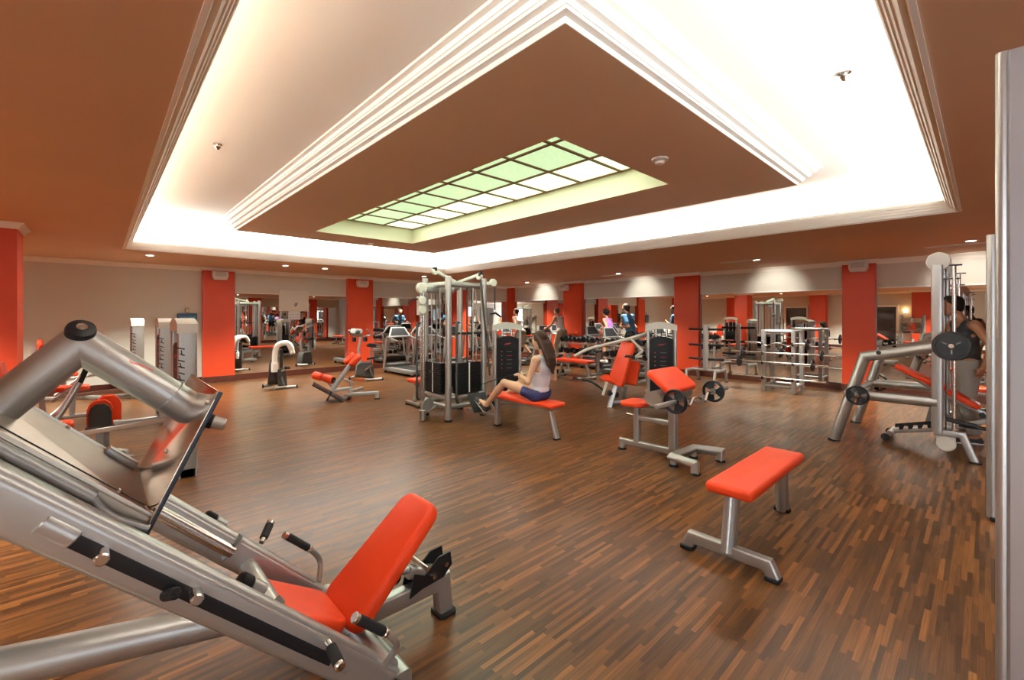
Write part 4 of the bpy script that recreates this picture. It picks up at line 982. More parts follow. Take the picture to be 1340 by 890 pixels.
to = obj('towel', MB().sweep(pth, rrect(.11, .30, .045), up=(0, 1, 0), scale=[1.25 if i < 2 else (.85 if i > len(pth)-3 else 1) for i in range(len(pth))]), mat('white_towel', (.80, .76, .72), .9, bump=.6, nscale=120)); to.location = loc; to.rotation_euler = (0, 0, R(rz)); tag(to, 'white towel draped over the dark stationary bike', 'towel')
loc, rz, P = K(481, 498)
b2 = thing('exercise_bike', 'grey upright bike with handlebar console, in front of the second red pillar', 'exercise bike', loc, rz)
kt(b2, 'foot_bar', [(478, 497.5, -.15), (500, 496, .0)], .035, SILVER); kt(b2, 'foot_bar', [(458, 495, .1), (467, 492, .4)], .035, SILVER)
for x, y, d in ((501, 496, .0), (457.5, 495, .1)): kt(b2, 'foot_cap', [(x-1, y, d), (x+.8, y, d)], .045, BLACK)
shell(b2, 'body_shell', [(466, 477), (470, 474), (486, 473), (489, 482), (490, 495), (464, 493)], .05, .24, DGREY)
kb(b2, 'side_strip', [(484, 481, -.09), (489, 495, -.09)], .04, .02, GREYP)
kb(b2, 'steering_post', [(472, 474, .05), (469, 458, .05), (472, 441, .05)], .06, .05, SILVER)
cs = slab('console', [P(458, 437, .0), P(474, 438, -.02), P(475, 431, .08), P(459, 430, .08)], .05, b2, GREYP, .012)
slab('display', [P(465, 436, -.03), P(471, 436.5, -.04), P(471, 433, .02), P(465, 432.5, .03)], .05, b2, BLACKM, .008)
kt(b2, 'handlebar', [(457, 432, -.1), (459, 438, .0), (467, 440, .05), (478, 440, .05), (487, 438.5, -.05), (480, 431, -.15)], .02, GREYP, fil=.06)
for x in (463.5, 478): kt(b2, 'bottle_cup', [(x, 441.5, .0), (x, 447, .0)], .05, BLACK)
shell(b2, 'saddle', [(479, 452), (483, 449.5), (491, 450), (494, 452.5), (490, 454.5), (481, 454)], .08, .2, BLACK)
kb(b2, 'seat_post', [(486, 453, .08), (485, 474, .08)], .05, .05, SILVER_D)
kt(b2, 'crank', [(478, 484, -.1), (486, 479, -.18)], .02, CHROME); kb(b2, 'arm_rest', [(480, 470, -.15), (496, 467, -.1)], .05, .03, BLACK)
# ------------------------------------------------------------------ treadmills
def treadmill(label, x, y, rz=0):
    t = thing('treadmill', label, 'treadmill', (x, y, 0), rz, 'treadmills')
    obj('deck', MB().box((-.38, -.85, .06), (.38, .75, .17), .025), GREYP, t)
    obj('belt', MB().box((-.24, -.86, .165), (.24, .45, .18), .004), BLACK, t)
    obj('motor_cover', MB().pad((0, .62, .17), .74, .34, .20, .06, .05), DGREY, t)
    for s in (-1, 1):
        u = obj('upright', MB().bar([(s*.37, .70, .12), (s*.37, .52, 1.02)], .075, .05, .012, up=(1, 0, 0)), SILVER, t)
        obj('handrail', MB().tube([(s*.36, .52, 1.02), (s*.36, .40, 1.0), (s*.36, -.05, .92)], .022, 12, fil=.05), SILVER, t)
        obj('deck_foot', MB().cyl((s*.33, -.78, 0), (s*.33, -.78, .07), .04, 14), BLACK, t)
        obj('front_foot', MB().cyl((s*.33, .68, 0), (s*.33, .68, .07), .04, 14), BLACK, t)
    cs = obj('console', MB().prism([(-.36, 0), (.36, 0), (.22, .30), (-.22, .30)], .05, frame((1, 0, 0), (0, .42, .9), Vector((1, 0, 0)).cross(Vector((0, .42, .9))), (0, .50, 1.0))), SILVER, t)
    for (d, nm, m) in ((-.0015, 'console_back', BLACKM), (.0505, 'display', BLACKM)):
        pn = Vector((1, 0, 0)).cross(Vector((0, .42, .9))); q = Vector((0, .50, 1.0))+Vector((0, .42, .9))*.03+pn*d
        obj(nm, MB().prism([(-.29, 0), (.29, 0), (.19, .24), (-.19, .24)], .001, frame((1, 0, 0), (0, .42, .9), pn, q)), m, cs)
    obj('cross_bar', MB().tube([(-.36, .50, 1.0), (.36, .50, 1.0)], .022, 12), SILVER, t)
    return t
t0 = treadmill('treadmill nearest the upright bike, grey deck end toward the open floor', 6.3, 11.0)
for lab, x, y in (('treadmill half hidden behind the cable tower, near the mirrored wall', 7.35, 11.2), ('treadmill behind the cable tower and stack machine', 8.45, 11.2), ('treadmill carrying the runner in white vest by the corner pillar', 10.4, 11.05), ('treadmill carrying the runner in white vest beside the third pillar', 11.2, 9.84), ('treadmill carrying the woman in a purple top', 11.25, 7.85), ('treadmill carrying the runner in a blue shirt', 10.42, 6.62)):
    dup(t0, (x, y, 0), 0, lab)
# ------------------------------------------------------------------ dumbbell racks
def dumbbell_rack(label, x, y0, y1, items, rowlab):
    yc = (y0+y1)/2
    t = thing('dumbbell_rack', label, 'rack', (x, yc, 0)); L = (y1-y0)/2
    for s in (-1, 1):
        f = obj('end_frame', MB().bar([(-.26, s*(L-.12), .03), (.20, s*(L-.12), .03)], .07, .06, .012), SILVER, t)
        obj('end_post', MB().bar([(.10, s*(L-.12), .03), (.02, s*(L-.12), .95)], .07, .06, .012, up=(1, 0, 0)), SILVER, t)
    for z, xx in ((.88, -.02), (.56, -.10)):
        for dx in (-.09, .07): obj('shelf_rail', MB().bar([(xx+dx, -L, z+dx*.4), (xx+dx, L, z+dx*.4)], .04, .03, .006), SILVER, t)
    k = 0
    for (z, xx, n) in items:
        for i in range(n):
            yy = y0+.12+(y1-y0-.24)*(i/max(1, n-1) if n > 1 else .5); r = (.075, .065, .085, .07)[(i+n) % 4]
            d = dup(DB, (x+xx-.01, yy, z+r+.008), 0, rowlab % ('upper' if z > .7 else 'lower'), rowlab % ('upper' if z > .7 else 'lower'))
            d.scale = (1, r/.075, r/.075)
    return t
DB = thing('dumbbell', 'spare', 'dumbbell', (9.30, 8.05, .075), 0)
obj('handle', MB().cyl((-.07, 0, 0), (.07, 0, 0), .015, 10), CHROME, DB)
for s in (-1, 1): obj('head', MB().cyl((s*.055, 0, 0), (s*.15, 0, 0), .075, 18, .012), BLACK, DB)
DB['label'] = 'black dumbbell lying on the floor beside the far red bench'
dumbbell_rack('dumbbell rack in front of the third pillar, black dumbbells on two rails', 9.80, 7.05, 8.35, [(.88, -.02, 8), (.56, -.10, 5)], 'black dumbbell on the %s rail of the rack by the third pillar')
dumbbell_rack('dumbbell rack left of the tall red backrest, under the blue shirted runner', 9.72, 5.55, 6.75, [(.88, -.02, 7), (.56, -.10, 6)], 'black dumbbell on the %s rail of the rack under the blue shirted runner')
# ------------------------------------------------------------------ far flat benches
def small_bench(label, x, y, rz):
    t = thing('flat_bench', label, 'bench', (x, y, 0), rz)
    obj('seat', MB().pad((0, 0, .45), 1.15, .32, .07, .04, .025), RED, t)
    obj('beam', MB().bar([(-.5, 0, .39), (.5, 0, .39)], .07, .05, .01), SILVER, t)
    for s in (-1, 1):
        l = obj('leg', MB().bar([(s*.40, 0, .39), (s*.50, 0, .06)], .07, .055, .012, up=(0, 1, 0)), SILVER, t)
        obj('foot_bar', MB().bar([(s*.51, -.24, .04), (s*.51, .24, .04)], .06, .06, .012), SILVER, t)
        for yy in (-.22, .22): rubber_foot(l, (s*.51, yy, 0), .035, .02)
    return t
small_bench('far red bench in front of the dumbbell rack, behind the woman', 9.0, 7.28, 88)
small_bench('red bench end showing just left of the cable tower base', 4.62, 6.98, 0)
small_bench('red bench beyond the smith machine, next to the mirror and the man in black', 10.15, .05, 90)
# ------------------------------------------------------------------ seated machines on the grey wall side
def seat_machine(label, x, y, dy, h, dep=.16, pad=0):
    t = thing('seated_machine', label, 'gym machine', (x, y, 0), -90)
    stack_parts(t, -.60, 0, h, dep)
    # in local terms: +x is toward -Y of the room, +y toward +X, so the seat lies at local (-dy, -.9)
    sx = -dy
    obj('base_rail', MB().bar([(-.30, .05, .05), (-.30, -.45, .05), (sx, -.75, .05), (sx, -1.35, .05)], .08, .06, .012), SILVER, t)
    obj('seat_post', MB().bar([(sx, -.95, .06), (sx, -.95, .45)], .07, .07, .014, up=(1, 0, 0)), SILVER, t)
    obj('back_post', MB().bar([(sx, -1.25, .06), (sx, -1.34, 1.05)], .07, .06, .014, up=(1, 0, 0)), SILVER, t)
    obj('seat', MB().pad((0, 0, 0), .40, .36, .07, .09, .026, M=frame((0, 1, 0), (-1, 0, 0), (0, 0, 1), (sx, -.95, .49)), W2=.28), RED, t)
    obj('backrest', MB().pad((0, 0, 0), .62, .36, .07, .10, .026, M=frame((0, -.12, .99), (1, 0, 0), Vector((0, -.12, .99)).cross(Vector((1, 0, 0))), (sx, -1.23, .86)), W2=.26), RED, t)
    for s in (-1, 1):
        a = obj('press_arm', MB().tube([(sx+s*.30, -1.15, .35), (sx+s*.34, -.85, .62), (sx+s*.34, -.70, .95)], .024, 12, fil=.08), SILVER, t)
        obj('grip', MB().cyl((sx+s*.34, -.70, .94), (sx+s*.34, -.66, 1.06), .02, 12, .003), GRIP, a)
    obj('arm_link', MB().bar([(-.30, -.05, .55), (sx, -1.1, .36)], .05, .05, .01), SILVER, t)
    for yy, xx in ((-1.35, sx), (-.45, -.30)): rubber_foot(t, (xx, yy, 0), .05, .022)
    return t
seat_machine('seated machine nearest the leg press, tall lettered stack cover beside the foot plate', .56, 5.40, 1.0, 1.58)
seat_machine('seated machine in the middle of the grey wall row, with lettered stack cover', .64, 8.30, 1.35, 1.57)
seat_machine('seated machine farthest along the grey wall, thin stack tower near the corner', .45, 11.25, .75, 1.56, .19)
# grey-backed pad on a post with low bent rails
loc, rz, P = K(134, 602)
lm = thing('kneeling_pad_machine', 'low machine with two red pads on a post, a grey shell facing the leg press', 'gym machine', loc, rz)
shp = [(x*.66, y*1.02) for x, y in [(-.15, 0), (.15, 0), (.15, .16), (.12, .22), (.06, .255), (-.06, .255), (-.12, .22), (-.15, .16)]]
q = P(131, 558, .0)
def arched(name, sc, d, th, m, dx=0, dz=0): return obj(name, MB().prism([(x*sc, y*sc) for x, y in shp], th, frame((1, 0, 0), (0, -.12, .99), (0, .99, .12), (q.x+dx, q.y+d, q.z+dz))), m, lm)
arched('pad_shell', .96, 0, .03, DGREY); arched('red_pad', 1.1, .031, .06, RED, 0, .0); arched('red_pad', 1.12, .12, .07, RED, .07, .03)
obj('shell_foot', MB().bar([(q.x-.12, q.y, q.z-.025), (q.x+.12, q.y, q.z-.025)], .07, .055, .02), DGREY, lm)
kb(lm, 'post', [(130, 563, .04), (131, 603, .04)], .06, .06, SILVER_D); kb(lm, 'post', [(139, 563, .25), (139, 595, .25)], .06, .06, SILVER_D)
kt(lm, 'base_tube', [(118, 594, .3), (137, 590, .28), (150, 590, .3), (184, 594, .35)], .035, SILVER, fil=.08)
kt(lm, 'base_tube', [(163, 598, .0), (185, 599, .0)], .03, SILVER); kt(lm, 'hub', [(158, 596, -.04), (163, 594, .06)], .05, SILVER_D)
kb(lm, 'low_block', [(158, 606, .1), (184, 604, .1)], .12, .10, BLACK)
kb(lm, 'side_beam', [(131, 590, -.15), (157, 606, -.15)], .08, .06, SILVER)
# ------------------------------------------------------------------ wall and ceiling fittings
sp0 = None
for i, (x, y, z, rz, lab) in enumerate(((XR-PD-.11, 1.80, 2.63, -90, 'white box speaker high on the pillar next to the smith machine'), (2.12, YL-PD-.11, 2.58, 0, 'white box speaker high on the pillar beside the grey wall'), (5.68, YL-PD-.11, 2.56, 0, 'white box speaker high on the pillar behind the upright bike'), (XR-PD-.11, 9.78, 2.57, -90, 'white box speaker high on the pillar behind the dumbbell rack'))):
    if sp0 is None:
        sp0 = thing('wall_speaker', lab, 'speaker', (x, y, z), rz)
        obj('case', MB().prism([(-.16, -.03), (-.13, -.10), (.13, -.10), (.16, -.03), (.16, .09), (-.16, .09)], .15, frame((1, 0, 0), (0, 0, 1), (0, -1, 0), (0, .06, 0))), WHITE, sp0)
        obj('grille', MB().box((-.11, -.104, -.02), (.11, -.098, .085), .002), COVER, sp0)
        obj('bracket', MB().bar([(0, .05, 0), (0, .11, 0)], .07, .07, .01), WHITE, sp0)
    else: dup(sp0, (x, y, z), rz, lab)
def vent(name, label, loc, M_, w, h, n):
    t = thing(name, label, 'vent', loc)
    fr = MB().sweep([M_ @ Vector(p) for p in ((-w/2, -h/2, 0), (w/2, -h/2, 0), (w/2, h/2, 0), (-w/2, h/2, 0))], rrect(.02, .012, .003), up=M_ @ Vector((0, 0, 1)), closed=True); obj('frame', fr, WHITE, t)
    for k in range(n): 
        x = -w/2+w*(k+.5)/n; obj('slat', MB().sweep([M_ @ Vector((x, -h/2, 0)), M_ @ Vector((x, h/2, 0))], rrect(.008, .012, .001, 1), up=M_ @ Vector((1, 0, 0))), WHITE, t)
    obj('back', MB().add([M_ @ Vector(p) for p in ((-w/2, -h/2, -.004), (w/2, -h/2, -.004), (w/2, h/2, -.004), (-w/2, h/2, -.004))], [(0, 1, 2, 3)]), mat('vent_dark', (.25, .23, .2), .7), t)
    return t
MX = Matrix(((0, 0, -1), (-1, 0, 0), (0, 1, 0)))
xw = OX1+TW-.012
vent('air_vent', 'white slatted vent in the lit tray wall, toward the right pillar', (xw, 1.585, 3.09), MX, .74, .13, 16)
vent('air_vent', 'white slatted vent in the lit tray wall, above the pillar by the press machine', (xw, 4.90, 3.07), MX, .78, .13, 16)
MZ = Matrix(((0, 1, 0), (1, 0, 0), (0, 0, -1)))
for x, y, lab in ((10.35, .35, 'slot vent in the brown ceiling beside the downlight above the smith machine'), (10.75, 7.3, 'slot vent in the brown ceiling beside the downlight before the blue shirted runner'), (10.0, 3.6, 'slot vent in the brown ceiling beside the downlight over the plate tree')):
    vent('slot_vent', lab, (x, y, CZ-.006), MZ, .70, .12, 14)
def detector(label, loc, r):
    t = thing('smoke_detector', label, 'smoke detector', loc)
    obj('base', MB().lathe((0, 0, 0), (0, 0, -1), [(r, 0), (r, .015), (r*.8, .02), (r*.7, .02)], 24), WHITE, t); obj('head', MB().lathe((0, 0, -.02), (0, 0, -1), [(r*.45, 0), (r*.62, .012), (r*.5, .03), (.001, .035)], 24), WHITE, t)
detector('round white smoke detector on the brown panel near the skylight', (3.82, 2.07, PZ), .075)
detector('small smoke detector on the far end of the brown panel', (4.0, 8.45, PZ), .06)
def sprink(label, loc):
    t = thing('ceiling_sensor', label, 'ceiling sensor', loc)
    obj('plate', MB().lathe((0, 0, 0), (0, 0, -1), [(.04, 0), (.04, .008), (.02, .012), (.001, .012)], 20), CHROME, t); obj('stem', MB().cyl((0, 0, -.01), (0, 0, -.045), .012, 12), CHROME, t); obj('cone', MB().lathe((0, 0, -.03), (0, 0, -1), [(.03, 0), (.014, .025), (.001, .027)], 16), CHROME, t)
sprink('small metal sensor on the white tray above the seated machines', (.84, 5.1, TZ)); sprink('small metal sensor on the white tray, in the corner toward the blue-grey tower', (3.75, .66, TZ))
# notice board and paper on the mirror
nb = thing('notice_board', 'blank white notice board with a small dark emblem, high on the mirror', 'notice', (3.85, YL-.035, 2.02))
obj('board', MB().box((-.375, -.008, -.28), (.375, .02, .28), .004), mat('notice_white', (.72, .68, .60), .5), nb)
em = MB().lathe((.04, -.010, -.10), (0, -1, 0), [(.02, 0), (.035, 0), (.035, .001), (.02, .001)], 20, cap=False)
em.prism([(.0, -.16), (.08, -.04), (.09, -.05), (.012, -.17)], .001, frame((1, 0, 0), (0, 0, 1), (0, -1, 0), (0, -.0095, 0))); obj('emblem', em, PRINTK, nb)
np_ = thing('timetable_sheet', 'white sheet of printed rows hanging under the notice board', 'notice', (3.86, YL-.03, 1.62))
obj('sheet', MB().box((-.15, 0, -.11), (.15, .004, .115)), mat('paper', (.75, .74, .72), .6), np_)
for k in range(5):
    b = MB(); z = .08-.042*k
    for i in range(6): b.box((-.13+.045*i, -.0012, z-.008), (-.13+.045*i+.035, -.0004, z+.004))
    obj('printed_row', b, mat('print_grey', (.2, .2, .26), .6), np_)
bs = thing('blue_wall_box', 'blue framed box hanging on the grey wall behind the lettered stack cover', 'wall box', (1.50, YL-.05, 1.47))
obj('case', MB().box((-.19, -.03, -.21), (.19, .04, .20), .02), mat('blue_plastic', (.012, .06, .16), .35), bs); obj('front', MB().box((-.14, -.036, -.15), (.15, -.028, .12), .004), mat('teal_plastic', (.05, .25, .35), .4), bs)
obj('hook', MB().box((-.04, -.02, .22), (.05, .045, .33), .02), mat('cream_plastic', (.55, .48, .30), .5), bs); obj('wire', MB().tube([(0, .03, .32), (-.02, .03, .42), (-.05, .03, .47)], .006, 8), WHITE, bs)
yb = obj('yellow_block', MB().pad((0, 0, .04), .16, .10, .08, .03, .02), mat('yellow_foam', (.75, .42, .02), .6)); yb.location = (5.75, 12.45, 0); tag(yb, 'small yellow block on the floor at the foot of the mirrored wall', 'block')
# pale strips added along the mirror heads, painting in a bright reflected line, thin pillar-side seams
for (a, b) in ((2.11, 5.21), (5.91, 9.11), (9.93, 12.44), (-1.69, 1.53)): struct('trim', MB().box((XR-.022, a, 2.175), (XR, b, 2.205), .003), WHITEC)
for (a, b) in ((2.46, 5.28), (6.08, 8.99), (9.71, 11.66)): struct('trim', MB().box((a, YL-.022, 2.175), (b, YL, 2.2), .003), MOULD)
# wall lamp by the dark doorway, mirrored
wl = thing('wall_lamp', 'glowing wall lamp beside the dark doorway, seen in the mirror', 'wall lamp', (XB+.10, 2.55, 1.85))
obj('shade', MB().lathe((0, 0, -.08), (0, 0, 1), [(.05, 0), (.09, .16)], 18, cap=False), mat('lamp_shade', (1, .8, .5), .6, emit=(1, .72, .35), estr=5), wl); obj('arm', MB().tube([(-.10, 0, -.1), (0, 0, -.1), (0, 0, -.02)], .012, 8), CHROME, wl)
# ------------------------------------------------------------------ people: one smooth surface per body, clothes as offset shells
def field(prims, res, off=0., pad=.05):
    lo = np.full(3, 1e9); hi = -lo
    for a, b, ra, rb, k in prims:
        for p, r in ((a, ra), (b, rb)):
            lo = np.minimum(lo, np.array(p)-r); hi = np.maximum(hi, np.array(p)+r)
    lo = lo-pad-off; hi = hi+pad+off
    n = np.ceil((hi-lo)/res).astype(int)+1
    g = np.full(n, .5, np.float32)
    ax = [lo[i]+res*np.arange(n[i]) for i in range(3)]
    for a, b, ra, rb, k in prims:
        a = np.array(a, float); b = np.array(b, float); ra += off; rb += off; m = max(ra, rb)+k+res*2
        i0 = np.maximum(((np.minimum(a, b)-m-lo)/res).astype(int), 0); i1 = np.minimum(((np.maximum(a, b)+m-lo)/res).astype(int)+2, n)
        X = ax[0][i0[0]:i1[0], None, None]-a[0]; Y = ax[1][None, i0[1]:i1[1], None]-a[1]; Z = ax[2][None, None, i0[2]:i1[2]]-a[2]
        d = b-a; dd = max(d @ d, 1e-9)
        t = np.clip((X*d[0]+Y*d[1]+Z*d[2])/dd, 0, 1)
        D = np.sqrt((X-t*d[0])**2+(Y-t*d[1])**2+(Z-t*d[2])**2) - (ra+(rb-ra)*t)
        s = g[i0[0]:i1[0], i0[1]:i1[1], i0[2]:i1[2]]
        h = np.maximum(k-np.abs(s-D), 0)/max(k, 1e-6)
        s[...] = np.minimum(s, D) - h*h*k*.25
    return g, lo, ax
def nets(g, lo, res):
    ins = g < 0; c = np.zeros(np.array(g.shape)-1, np.int8)
    for i in (0, 1):
        for j in (0, 1):
            for k in (0, 1): c += ins[i:ins.shape[0]-1+i, j:ins.shape[1]-1+j, k:ins.shape[2]-1+k]
    act = (c > 0) & (c < 8); idx = np.full(act.shape, -1, np.int64); ijk = np.argwhere(act); idx[act] = np.arange(len(ijk))
    acc = np.zeros((len(ijk), 3)); cnt = np.zeros(len(ijk))
    cor = [(0, 0, 0), (1, 0, 0), (0, 1, 0), (1, 1, 0), (0, 0, 1), (1, 0, 1), (0, 1, 1), (1, 1, 1)]
    for u in range(8):
        for v in range(u+1, 8):
            du = np.array(cor[u]); dv = np.array(cor[v])
            if np.abs(du-dv).sum() != 1: continue
            A = g[tuple((ijk+du).T)]; B = g[tuple((ijk+dv).T)]; m = (A < 0) != (B < 0)
            t = np.where(m, A/np.where(np.abs(A-B) < 1e-9, 1, A-B), 0)
            acc += m[:, None]*(du+(dv-du)*t[:, None]); cnt += m
    V = lo + res*(ijk+acc/np.maximum(cnt, 1)[:, None]); F = []
    for a in range(3):
        b, c2 = (a+1) % 3, (a+2) % 3
        s0 = [slice(None)]*3; s1 = [slice(None)]*3; s0[a] = slice(0, -1); s1[a] = slice(1, None)
        A = ins[tuple(s0)]; B = ins[tuple(s1)]; e = np.argwhere(A != B)
        e = e[(e[:, b] > 0) & (e[:, c2] > 0) & (e[:, b] < act.shape[b]) & (e[:, c2] < act.shape[c2])]
        eb = np.zeros(3, int); eb[b] = 1; ec = np.zeros(3, int); ec[c2] = 1
        q = np.stack([idx[tuple((e-eb-ec).T)], idx[tuple((e-ec).T)], idx[tuple(e.T)], idx[tuple((e-eb).T)]], 1)
        fl = ~A[tuple(e.T)]
        q[fl] = q[fl][:, ::-1]; F.append(q[(q >= 0).all(1)])
    return V, np.concatenate(F)
def flesh(name, prims, res, m, parent=None, off=0., clip=None, smooth=2):
    g, lo, ax = field(prims, res, off)
    if clip is not None:
        X, Y, Z = np.meshgrid(*ax, indexing='ij'); g = clip(g, X, Y, Z)
    V, F = nets(g, lo, res)
    me = bpy.data.meshes.new(name); me.from_pydata(V.tolist(), [], F.tolist()); me.validate()
    me.polygons.foreach_set('use_smooth', [True]*len(me.polygons)); me.materials.append(m)
    o = bpy.data.objects.new(name, me); COL.objects.link(o)
    if parent is not None: o.parent = parent
    if smooth:
        s = o.modifiers.new('smooth', 'SMOOTH'); s.factor = .5; s.iterations = smooth
    return o
def v(*a): return np.array(a, float)
def head_prims(c, f, u, s=1.):
    f = v(*f)/np.linalg.norm(f); u = v(*u); u = u-f*(u@f); u /= np.linalg.norm(u); r = np.cross(f, u)
    P = lambda x, y, z: v(*c)+(r*x+f*y+u*z)*s
    K_ = .02*s
    L = [(P(-.012, -.02, .035), P(.012, .018, .04), .084*s, .080*s, .03*s), (P(0, .035, -.02), P(0, .045, -.05), .058*s, .05*s, .04*s), (P(-.022, .055, -.085), P(.022, .055, -.085), .026*s, .026*s, .03*s), (P(-.03, .02, -.06), P(.03, .02, -.06), .034*s, .034*s, .03*s)]
    L += [(P(0, .088, .012), P(0, .108, -.022), .010*s, .013*s, .012*s), (P(-.028, .082, .034), P(.028, .082, .034), .013*s, .013*s, .015*s)]
    L += [(P(-.018, .094, -.056), P(.018, .094, -.056), .009*s, .009*s, .008*s)]
    for sg in (-1, 1): L += [(P(sg*.079, -.005, .022), P(sg*.077, -.002, -.018), .012*s, .009*s, .008*s), (P(sg*.040, .066, -.012), P(sg*.044, .052, -.03), .022*s, .02*s, .03*s)]
    return L, P
def hand_prims(w, d, n, sd, curl=.8, s=1., thumb=1):
    """wrist w, finger direction d, palm facing n, sd = direction from little finger to index finger"""
    w = v(*w); d = v(*d)/np.linalg.norm(d); n = v(*n); n = n-d*(n@d); n /= np.linalg.norm(n); sd = np.cross(n, d)*(1 if np.dot(np.cross(n, d), sd) > 0 else -1)
    L = []
    for t in (-.026, -.009, .009, .026): L.append((w+d*.015*s+sd*t*.6*s, w+d*.078*s+sd*t*s, .015*s, .0135*s, .012*s))
    for t, l in ((-.030, .78), (-.010, .95), (.010, 1.), (.030, .92)):
        b = w+d*.082*s+sd*t*s; a1 = curl; a2 = curl*2.0
        p1 = b+(d*math.cos(a1)+n*math.sin(a1))*.038*l*s; p2 = p1+(d*math.cos(a2)+n*math.sin(a2))*.028*l*s; p3 = p2+(d*math.cos(a2+curl*.6)+n*math.sin(a2+curl*.6))*.02*l*s
        L += [(b, p1, .0098*s, .0088*s, .006*s), (p1, p2, .0088*s, .008*s, .004*s), (p2, p3, .008*s, .007*s, .004*s)]
    b = w+d*.025*s+sd*.026*s; p1 = b+(sd*.75+d*.6+n*.45)*.036*s; p2 = p1+(sd*.1+d*.75+n*.75)*.032*s
    L += [(b, p1, .0135*s, .0105*s, .008*s), (p1, p2, .0105*s, .008*s, .004*s)]
    return L
def limb(a, b, c, r, k=.03):
    return [(a, b, r[0], r[1], k), (b, c, r[2], r[3], k)]
def person(label, J, cloth, loc, rz=0., res=.012, female=False, s=1., hands=None, hairfn=None, skin=(.50, .27, .165), hair=(.03, .016, .010), headdir=((0, 1, 0), (0, 0, 1))):
    J = {k: v(*p) for k, p in J.items()}
    SK = mat('skin_%02d%02d%02d' % tuple(int(c*99) for c in skin), skin, .5, spec=.35)
    tor = []; w = .92 if female else 1.05
    pc = (J['hip_l']+J['hip_r'])/2; sc_ = (J['sh_l']+J['sh_r'])/2; lat = (J['sh_r']-J['sh_l']); lat /= np.linalg.norm(lat)
    up = sc_-pc; waist = pc+up*.40; chest = pc+up*.74; hl = (J['hip_r']-J['hip_l'])/np.linalg.norm(J['hip_r']-J['hip_l'])
    hw = .062 if female else .055
    tor += [(pc-hl*hw, pc+hl*hw, .108*w, .108*w, .06), (pc-hl*.02+up*.08, waist, .108*w, .092*w, .06)]
    tor += [(waist-lat*.035, waist+lat*.035, .088*w, .088*w, .05), (chest-lat*.065*w, chest+lat*.065*w, .098*w, .098*w, .06), (waist, chest, .09*w, .10*w, .05)]
    tor += [(sc_-lat*np.linalg.norm(J['sh_r']-sc_)*.9, sc_+lat*np.linalg.norm(J['sh_r']-sc_)*.9, .052*w, .052*w, .06)]
    fw = np.cross(up/np.linalg.norm(up), lat); 
    if female:
        for sg in (-1, 1): tor.append((chest+lat*sg*.065+fw*.068, chest+lat*sg*.06+fw*.075, .05, .05, .03))
    tor += [(sc_+up*.02, J['head']-(J['head']-sc_)*.38, .056*w, .048*w, .03)]
    arms = {}; legs = {}
    for sd in 'lr':
        arms[sd] = [(J['sh_'+sd], J['el_'+sd], .050*w, .038*w, .04), (J['el_'+sd], J['el_'+sd]*.6+J['wr_'+sd]*.4, .039*w, .040*w, .02), (J['el_'+sd]*.6+J['wr_'+sd]*.4, J['wr_'+sd], .040*w, .026*w, .02)]
        kn, an, hp = J['kn_'+sd], J['an_'+sd], J['hip_'+sd]
        cf = kn*.68+an*.32
        legs[sd] = [(hp, hp*.45+kn*.55, .092*w, .075*w, .05), (hp*.45+kn*.55, kn, .075*w, .054*w, .03), (kn, cf, .052*w, .056*w, .02), (cf, an, .056*w, .035*w, .02)]
    foot = {}
    for sd in 'lr':
        an, toe = J['an_'+sd], J['toe_'+sd]; heel = J['heel_'+sd] if 'heel_'+sd in J else an+v(0, -.03, -.05)
        foot[sd] = [(an, heel, .036, .032, .02), (heel, toe, .034, .028, .02), (an, toe, .036, .026, .03)]
    hp_, HP = head_prims(J['head'], headdir[0], headdir[1], s)
    pr = tor+arms['l']+arms['r']+legs['l']+legs['r']+foot['l']+foot['r']+hp_
    for sd in 'lr':
        if hands and sd in hands: pr += hand_prims(J['wr_'+sd], *hands[sd])
        else:
            d = J['wr_'+sd]-J['el_'+sd]; pr += hand_prims(J['wr_'+sd], d, -lat*(-1 if sd == 'l' else 1), fw, .55)
    bd = flesh('person', pr, res, SK, None, 0, None, 1); bd.location = loc; bd.rotation_euler = (0, 0, R(rz)); tag(bd, label, 'person')
    for (nm, kind, m, spec) in cloth:
        if kind == 'top':      # sleeveless or sleeved shirt
            q = [p for p in tor[:6]]+([tor[6], tor[7]] if female else [])
            hem = pc+up*spec.get('hem', .10); nk = sc_+up*spec.get('neck', .07); un = up/np.linalg.norm(up); arm = spec.get('arm', .86)
            if spec.get('sleeve'):
                for sd in 'lr': q = q+[(J['sh_'+sd], J['sh_'+sd]*(1-spec['sleeve'])+J['el_'+sd]*spec['sleeve'], .056*w, .052*w, .04)]
            hl_ = np.linalg.norm(J['sh_r']-sc_)
            def clip(g, X, Y, Z, hem=hem, nk=nk, un=un, arm=arm, spec=spec, hl_=hl_):
                du = (X-hem[0])*un[0]+(Y-hem[1])*un[1]+(Z-hem[2])*un[2]
                dn = (X-nk[0])*un[0]+(Y-nk[1])*un[1]+(Z-nk[2])*un[2]
                g = np.maximum(g, -du)
                dl = (X-sc_[0])*lat[0]+(Y-sc_[1])*lat[1]+(Z-sc_[2])*lat[2]; df = (X-sc_[0])*fw[0]+(Y-sc_[1])*fw[1]+(Z-sc_[2])*fw[2]
                # neck opening and arm holes
                g = np.maximum(g, .075-np.sqrt(dl**2+(df-.02)**2+(dn*.55)**2)) if True else g
                if not spec.get('sleeve'):
                    hgt = (X-sc_[0])*un[0]+(Y-sc_[1])*un[1]+(Z-sc_[2])*un[2]
                    lim = hl_*arm - np.clip(.03-hgt*0, 0, 0)
                    g = np.maximum(g, np.where(hgt > -.16, np.abs(dl)-hl_*arm+np.clip(.0-hgt, 0, .02)*0, -1))
                return g
            flesh(nm, q, res, m, bd, .012, clip, 2)
